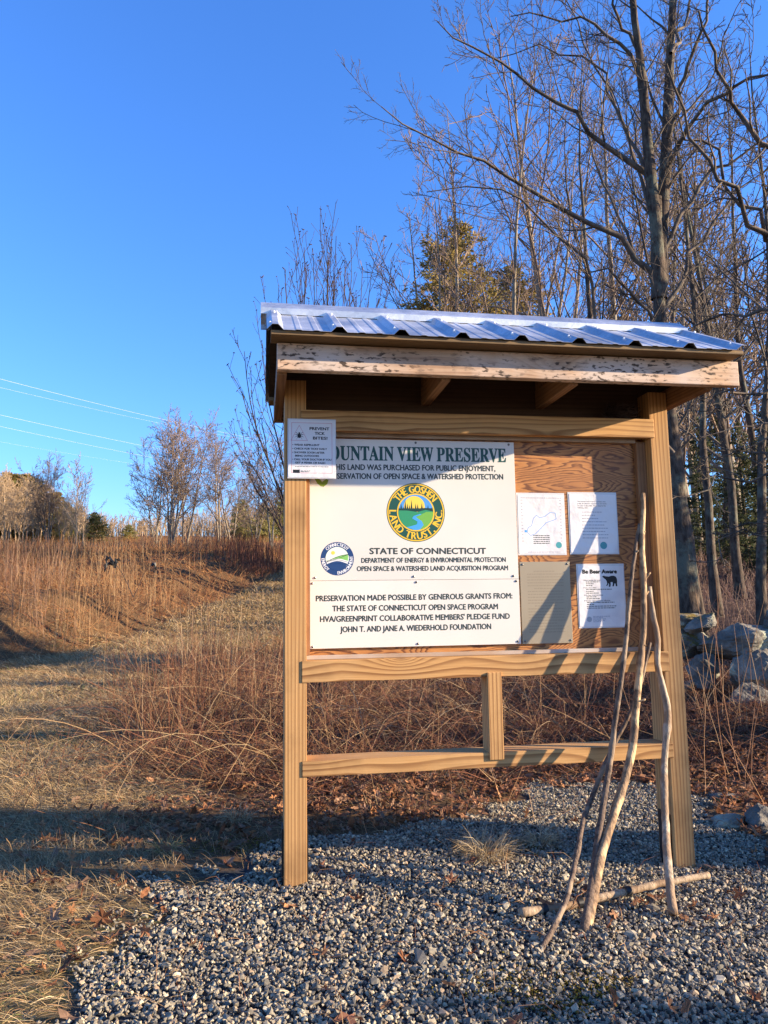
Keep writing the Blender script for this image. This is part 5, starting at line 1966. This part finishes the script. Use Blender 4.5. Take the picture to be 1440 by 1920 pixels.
# tall budding shrub right behind the kiosk
def shrub():
    r = np.random.default_rng(31)
    x, y = spot(600, 7.6)
    gz = float(hfun(x, y))
    D = 7.6
    tips = [(505, 520), (540, 470), (575, 415), (603, 400), (640, 400), (662, 420), (690, 480), (712, 500), (455, 660), (452, 790), (478, 600), (625, 455), (590, 480), (560, 540), (735, 560), (520, 560), (553, 500), (588, 430), (618, 425), (650, 450), (676, 470), (700, 540), (610, 500), (645, 520), (570, 470), (530, 590), (665, 560), (460, 720), (470, 850)]
    st = []
    for i, (a, b) in enumerate(tips):
        low = b > 640
        b = b if low else b + 42
        foot = (600 + r.uniform(-14, 14), 1150)
        m = (600 + (a - 600) * (.55 if not low else .35), 1150 + (b - 1150) * (.50 if not low else .35))
        st.append(limb([foot, m, (a + (600 - a) * .12, b + (1150 - b) * .2), (a, b)], D, D + r.uniform(-1.0, 1.0), .016, .003, 12))
    P = np.array([s[0] for s in st])
    R = np.array([s[1] for s in st])
    P[:, 0, 2] = gz - .05
    P[:, 2:] += np.cumsum(r.normal(0, .012, P[:, 2:].shape), axis=1)
    A, B = Acc(), Acc()
    A.add(*tubes(P, R, 6))
    P1, R1 = grow(r, P, R, 9, .35, .98, .42, .20, 6, .09, .16, .6, .0026, .4)
    B.add(*tubes(P1, R1, 4))
    P2, R2 = grow(r, P1, R1, 4, .25, 1, .5, .45, 4, .12, .12, .8, .0021)
    B.add(*tubes(P2, R2, 3))
    # buds and last curled leaves at the twig ends
    ends = np.concatenate([P2[:, -1], P1[:, -1], P1[:, 3]])
    ends = ends[r.random(len(ends)) < .7]
    V, F = hull(3)
    A2 = Acc()
    n = len(ends)
    VV = np.einsum('nij,vj->nvi', rotm(r, n, 2), V * np.array([1.5, .8, .7])) * r.uniform(.006, .014, n)[:, None, None] + ends[:, None, :]
    B.add(VV.reshape(-1, 3), [(F[None] + (np.arange(n) * len(V))[:, None, None]).reshape(-1, 3)])
    e = empty('budding_shrub', (x, y, gz), 'tall thin shrub with dark buds rising behind the left side of the kiosk', 'shrub')
    bpy.context.view_layer.update()
    link('stem', A.mesh('stem', True), e, M['darktwig'])
    link('crown', B.mesh('crown', True), e, M['darktwig'])


shrub()


# low sunlit branches reaching in from the right over the stone wall
def reaching():
    r = np.random.default_rng(66)
    x, y = spot(1600, 10.5)
    gz = float(hfun(x, y))
    D = 10.5
    trunk = [limb([(1600, 1180), (1590, 900), (1585, 600), (1570, 300), (1560, 0)], D, D, .17, .09)]
    trunk[0][0][0, 2] = gz - .1
    lm = [limb([(1585, 880), (1500, 880), (1430, 895), (1375, 892), (1330, 905), (1285, 915), (1262, 930)], D, D - 1, .028, .006),
          limb([(1585, 860), (1480, 860), (1400, 845), (1330, 850), (1290, 870)], D, D + .6, .026, .005),
          limb([(1590, 960), (1500, 985), (1430, 1000), (1390, 985), (1355, 1010), (1340, 1060)], D, D - .6, .022, .005),
          limb([(1580, 660), (1470, 700), (1420, 730), (1350, 742), (1290, 770)], D, D - .5, .035, .007),
          limb([(1575, 560), (1500, 600), (1440, 585), (1380, 590), (1330, 604), (1300, 612)], D, D + .8, .04, .012),
          limb([(1572, 420), (1500, 480), (1440, 440), (1390, 380), (1320, 300), (1270, 210)], D, D - 1.2, .045, .010),
          limb([(1575, 520), (1480, 470), (1400, 385), (1330, 290), (1270, 190), (1250, 120)], D, D - 2, .05, .010),
          limb([(1570, 330), (1480, 300), (1400, 220), (1340, 110), (1310, 20)], D, D - 1.5, .05, .012),
          limb([(1580, 700), (1500, 640), (1420, 560), (1360, 500), (1310, 470)], D, D + 1.2, .035, .008),
          limb([(1580, 760), (1470, 800), (1400, 800), (1340, 820), (1300, 800)], D, D - 1.2, .022, .005)]
    A, B = Acc(), Acc()
    A.add(*tubes(np.array([t[0] for t in trunk]), np.array([t[1] for t in trunk]), 10))
    PL = np.array([l[0] for l in lm])
    RL = np.array([l[1] for l in lm])
    PL[:, 1:-1] += r.normal(0, .06, PL[:, 1:-1].shape)
    B.add(*tubes(PL, RL, 6))
    P1, R1 = grow(r, PL, RL, 9, .2, 1.0, .8, .30, 6, .2, .02, .6, .005, .4)
    B.add(*tubes(P1, R1, 4))
    P2, R2 = grow(r, P1, R1, 5, .2, 1.0, .75, .5, 5, .22, .0, .7, .0038)
    B.add(*tubes(P2, R2, 3))
    P3, R3 = grow(r, P2, R2, 3, .2, 1.0, .7, .5, 4, .2, .0, .8, .003)
    B.add(*tubes(P3, R3, 3))
    e = empty('bare_tree', (x, y, gz), 'bare tree at the right whose low sunlit twisting branches hang over the stone wall', 'tree')
    bpy.context.view_layer.update()
    link('trunk', A.mesh('trunk', True), e, M['bark'])
    link('crown', B.mesh('crown', True), e, M['twig'])


reaching()

# sumac with drooping dark seed heads on the bank
def sumac():
    r = np.random.default_rng(9)
    D = 10.0
    x, y = spot(262, D)
    gz = float(hfun(x, y))
    st = [limb([(250, 1120), (238, 1092), (226, 1070), (213, 1052), (200, 1045)], D, D, .006, .004, 8), limb([(250, 1120), (262, 1095), (272, 1070), (284, 1060)], D, D, .005, .003, 8)]
    A = Acc()
    A.add(*tubes(np.array([s[0] for s in st]), np.array([s[1] for s in st]), 5))
    x, y = float(st[0][0][0, 0]), float(st[0][0][0, 1])
    gz = float(hfun(x, y))
    for s in st: s[0][0, 2] = gz - .03
    e = empty('sumac_plant', (x, y, gz), 'thin bent plant with drooping blackish seed heads on the grassy bank', 'plant')
    bpy.context.view_layer.update()
    link('stem', A.mesh('stem', True), e, M['darktwig'])
    for (a, b), (c_, d_) in (((215, 1058), (197, 1050)), ((215, 1060), (198, 1062)), ((205, 1048), (197, 1072)), ((225, 1052), (214, 1064)), ((285, 1060), (293, 1068))):
        q = limb([(a, b), ((a + c_) / 2, min(b, d_) - 5), (c_, d_)], D, D, .018, .012, 6)
        V, F = tubes(q[0][None], (q[1] * np.array([.5, 1, 1.2, 1.1, .9, .3]))[None], 7)
        V = V + r.normal(0, .006, V.shape)
        link('seed_head', np_mesh('seed_head', V, F), e, M['black'])


sumac()

# ------------------------------------------------------------------ wires
M['wire'] = flat('aluminium_wire', (0.75, 0.75, 0.74), 0.4, 0.6)
for i, (a, b, lab) in enumerate((((-160, 668), (560, 836), 'uppermost power line crossing the sky on the left'), ((-160, 688), (560, 838), 'second power line, close below the uppermost'), ((-160, 741), (560, 884), 'third power line below the close upper pair'),
                                 ((-160, 764), (560, 900), 'fourth power line just under the third'), ((-160, 800), (560, 905), 'lowest and faintest power line of the five'))):
    d0, d1 = 70, 150
    Kk = 24
    s = np.linspace(0, 1, Kk)
    Pw = []
    v0, v1 = ray(*a), ray(*b)
    A0 = CAM + v0 * d0 / math.hypot(v0[0], v0[1])
    A1 = CAM + v1 * d1 / math.hypot(v1[0], v1[1])
    # start the chord further out so the span keeps one straight plan line, with sag
    Pw = A0[None] + (A1 - A0)[None] * s[:, None]
    Pw[:, 2] -= 1.2 * 4 * s * (1 - s) * .6
    V, F = tubes(Pw[None], np.full((1, Kk), (.015, .009, .013, .011, .005)[i]), 5)
    tag(link('power_line', np_mesh('power_line', V, F, None, True), None, M['wire']), lab, 'power line', 'power lines over the field')

# ------------------------------------------------------------------ trees outside the frame that shade the scene
v_off = bare_parts(71, 14, 1, .05, .008, .34, 16, 6, 5, t0=.42, l1=.3)
place_tree(v_off, 0, 0, 'straight bare tree outside the picture on the right, shading the right post', 'shade trees right of the clearing', dk, 14, 14, rz=.3, xy=(10.0, -2.24))
place_tree(v_off, 0, 0, 'bare tree outside the picture, shading the leaf litter', 'shade trees right of the clearing', dk, 14, 12, rz=4.0, xy=(14.5, -1.2))
place_tree(ch, 0, 0, 'hemlock outside the picture, shading the stone wall', 'shade trees right of the clearing', nm, 10, 3.4, 'hemlock_tree', .5, (13.0, 1.1)).scale = (.75, .75, .34)
place_tree(ch, 0, 0, 'hemlock outside the picture, shading the woods', 'shade trees right of the clearing', nm, 10, 11, 'hemlock_tree', .5, (17.0, 4.4))
lowe = place_tree(ch, 0, 0, 'low evergreen outside the picture, shading the gravel corner', 'shade trees right of the clearing', nm, 10, 1.25, 'hemlock_tree', 1.5, (4.5, -2.15))
lowe.scale = (.20, .20, .125)
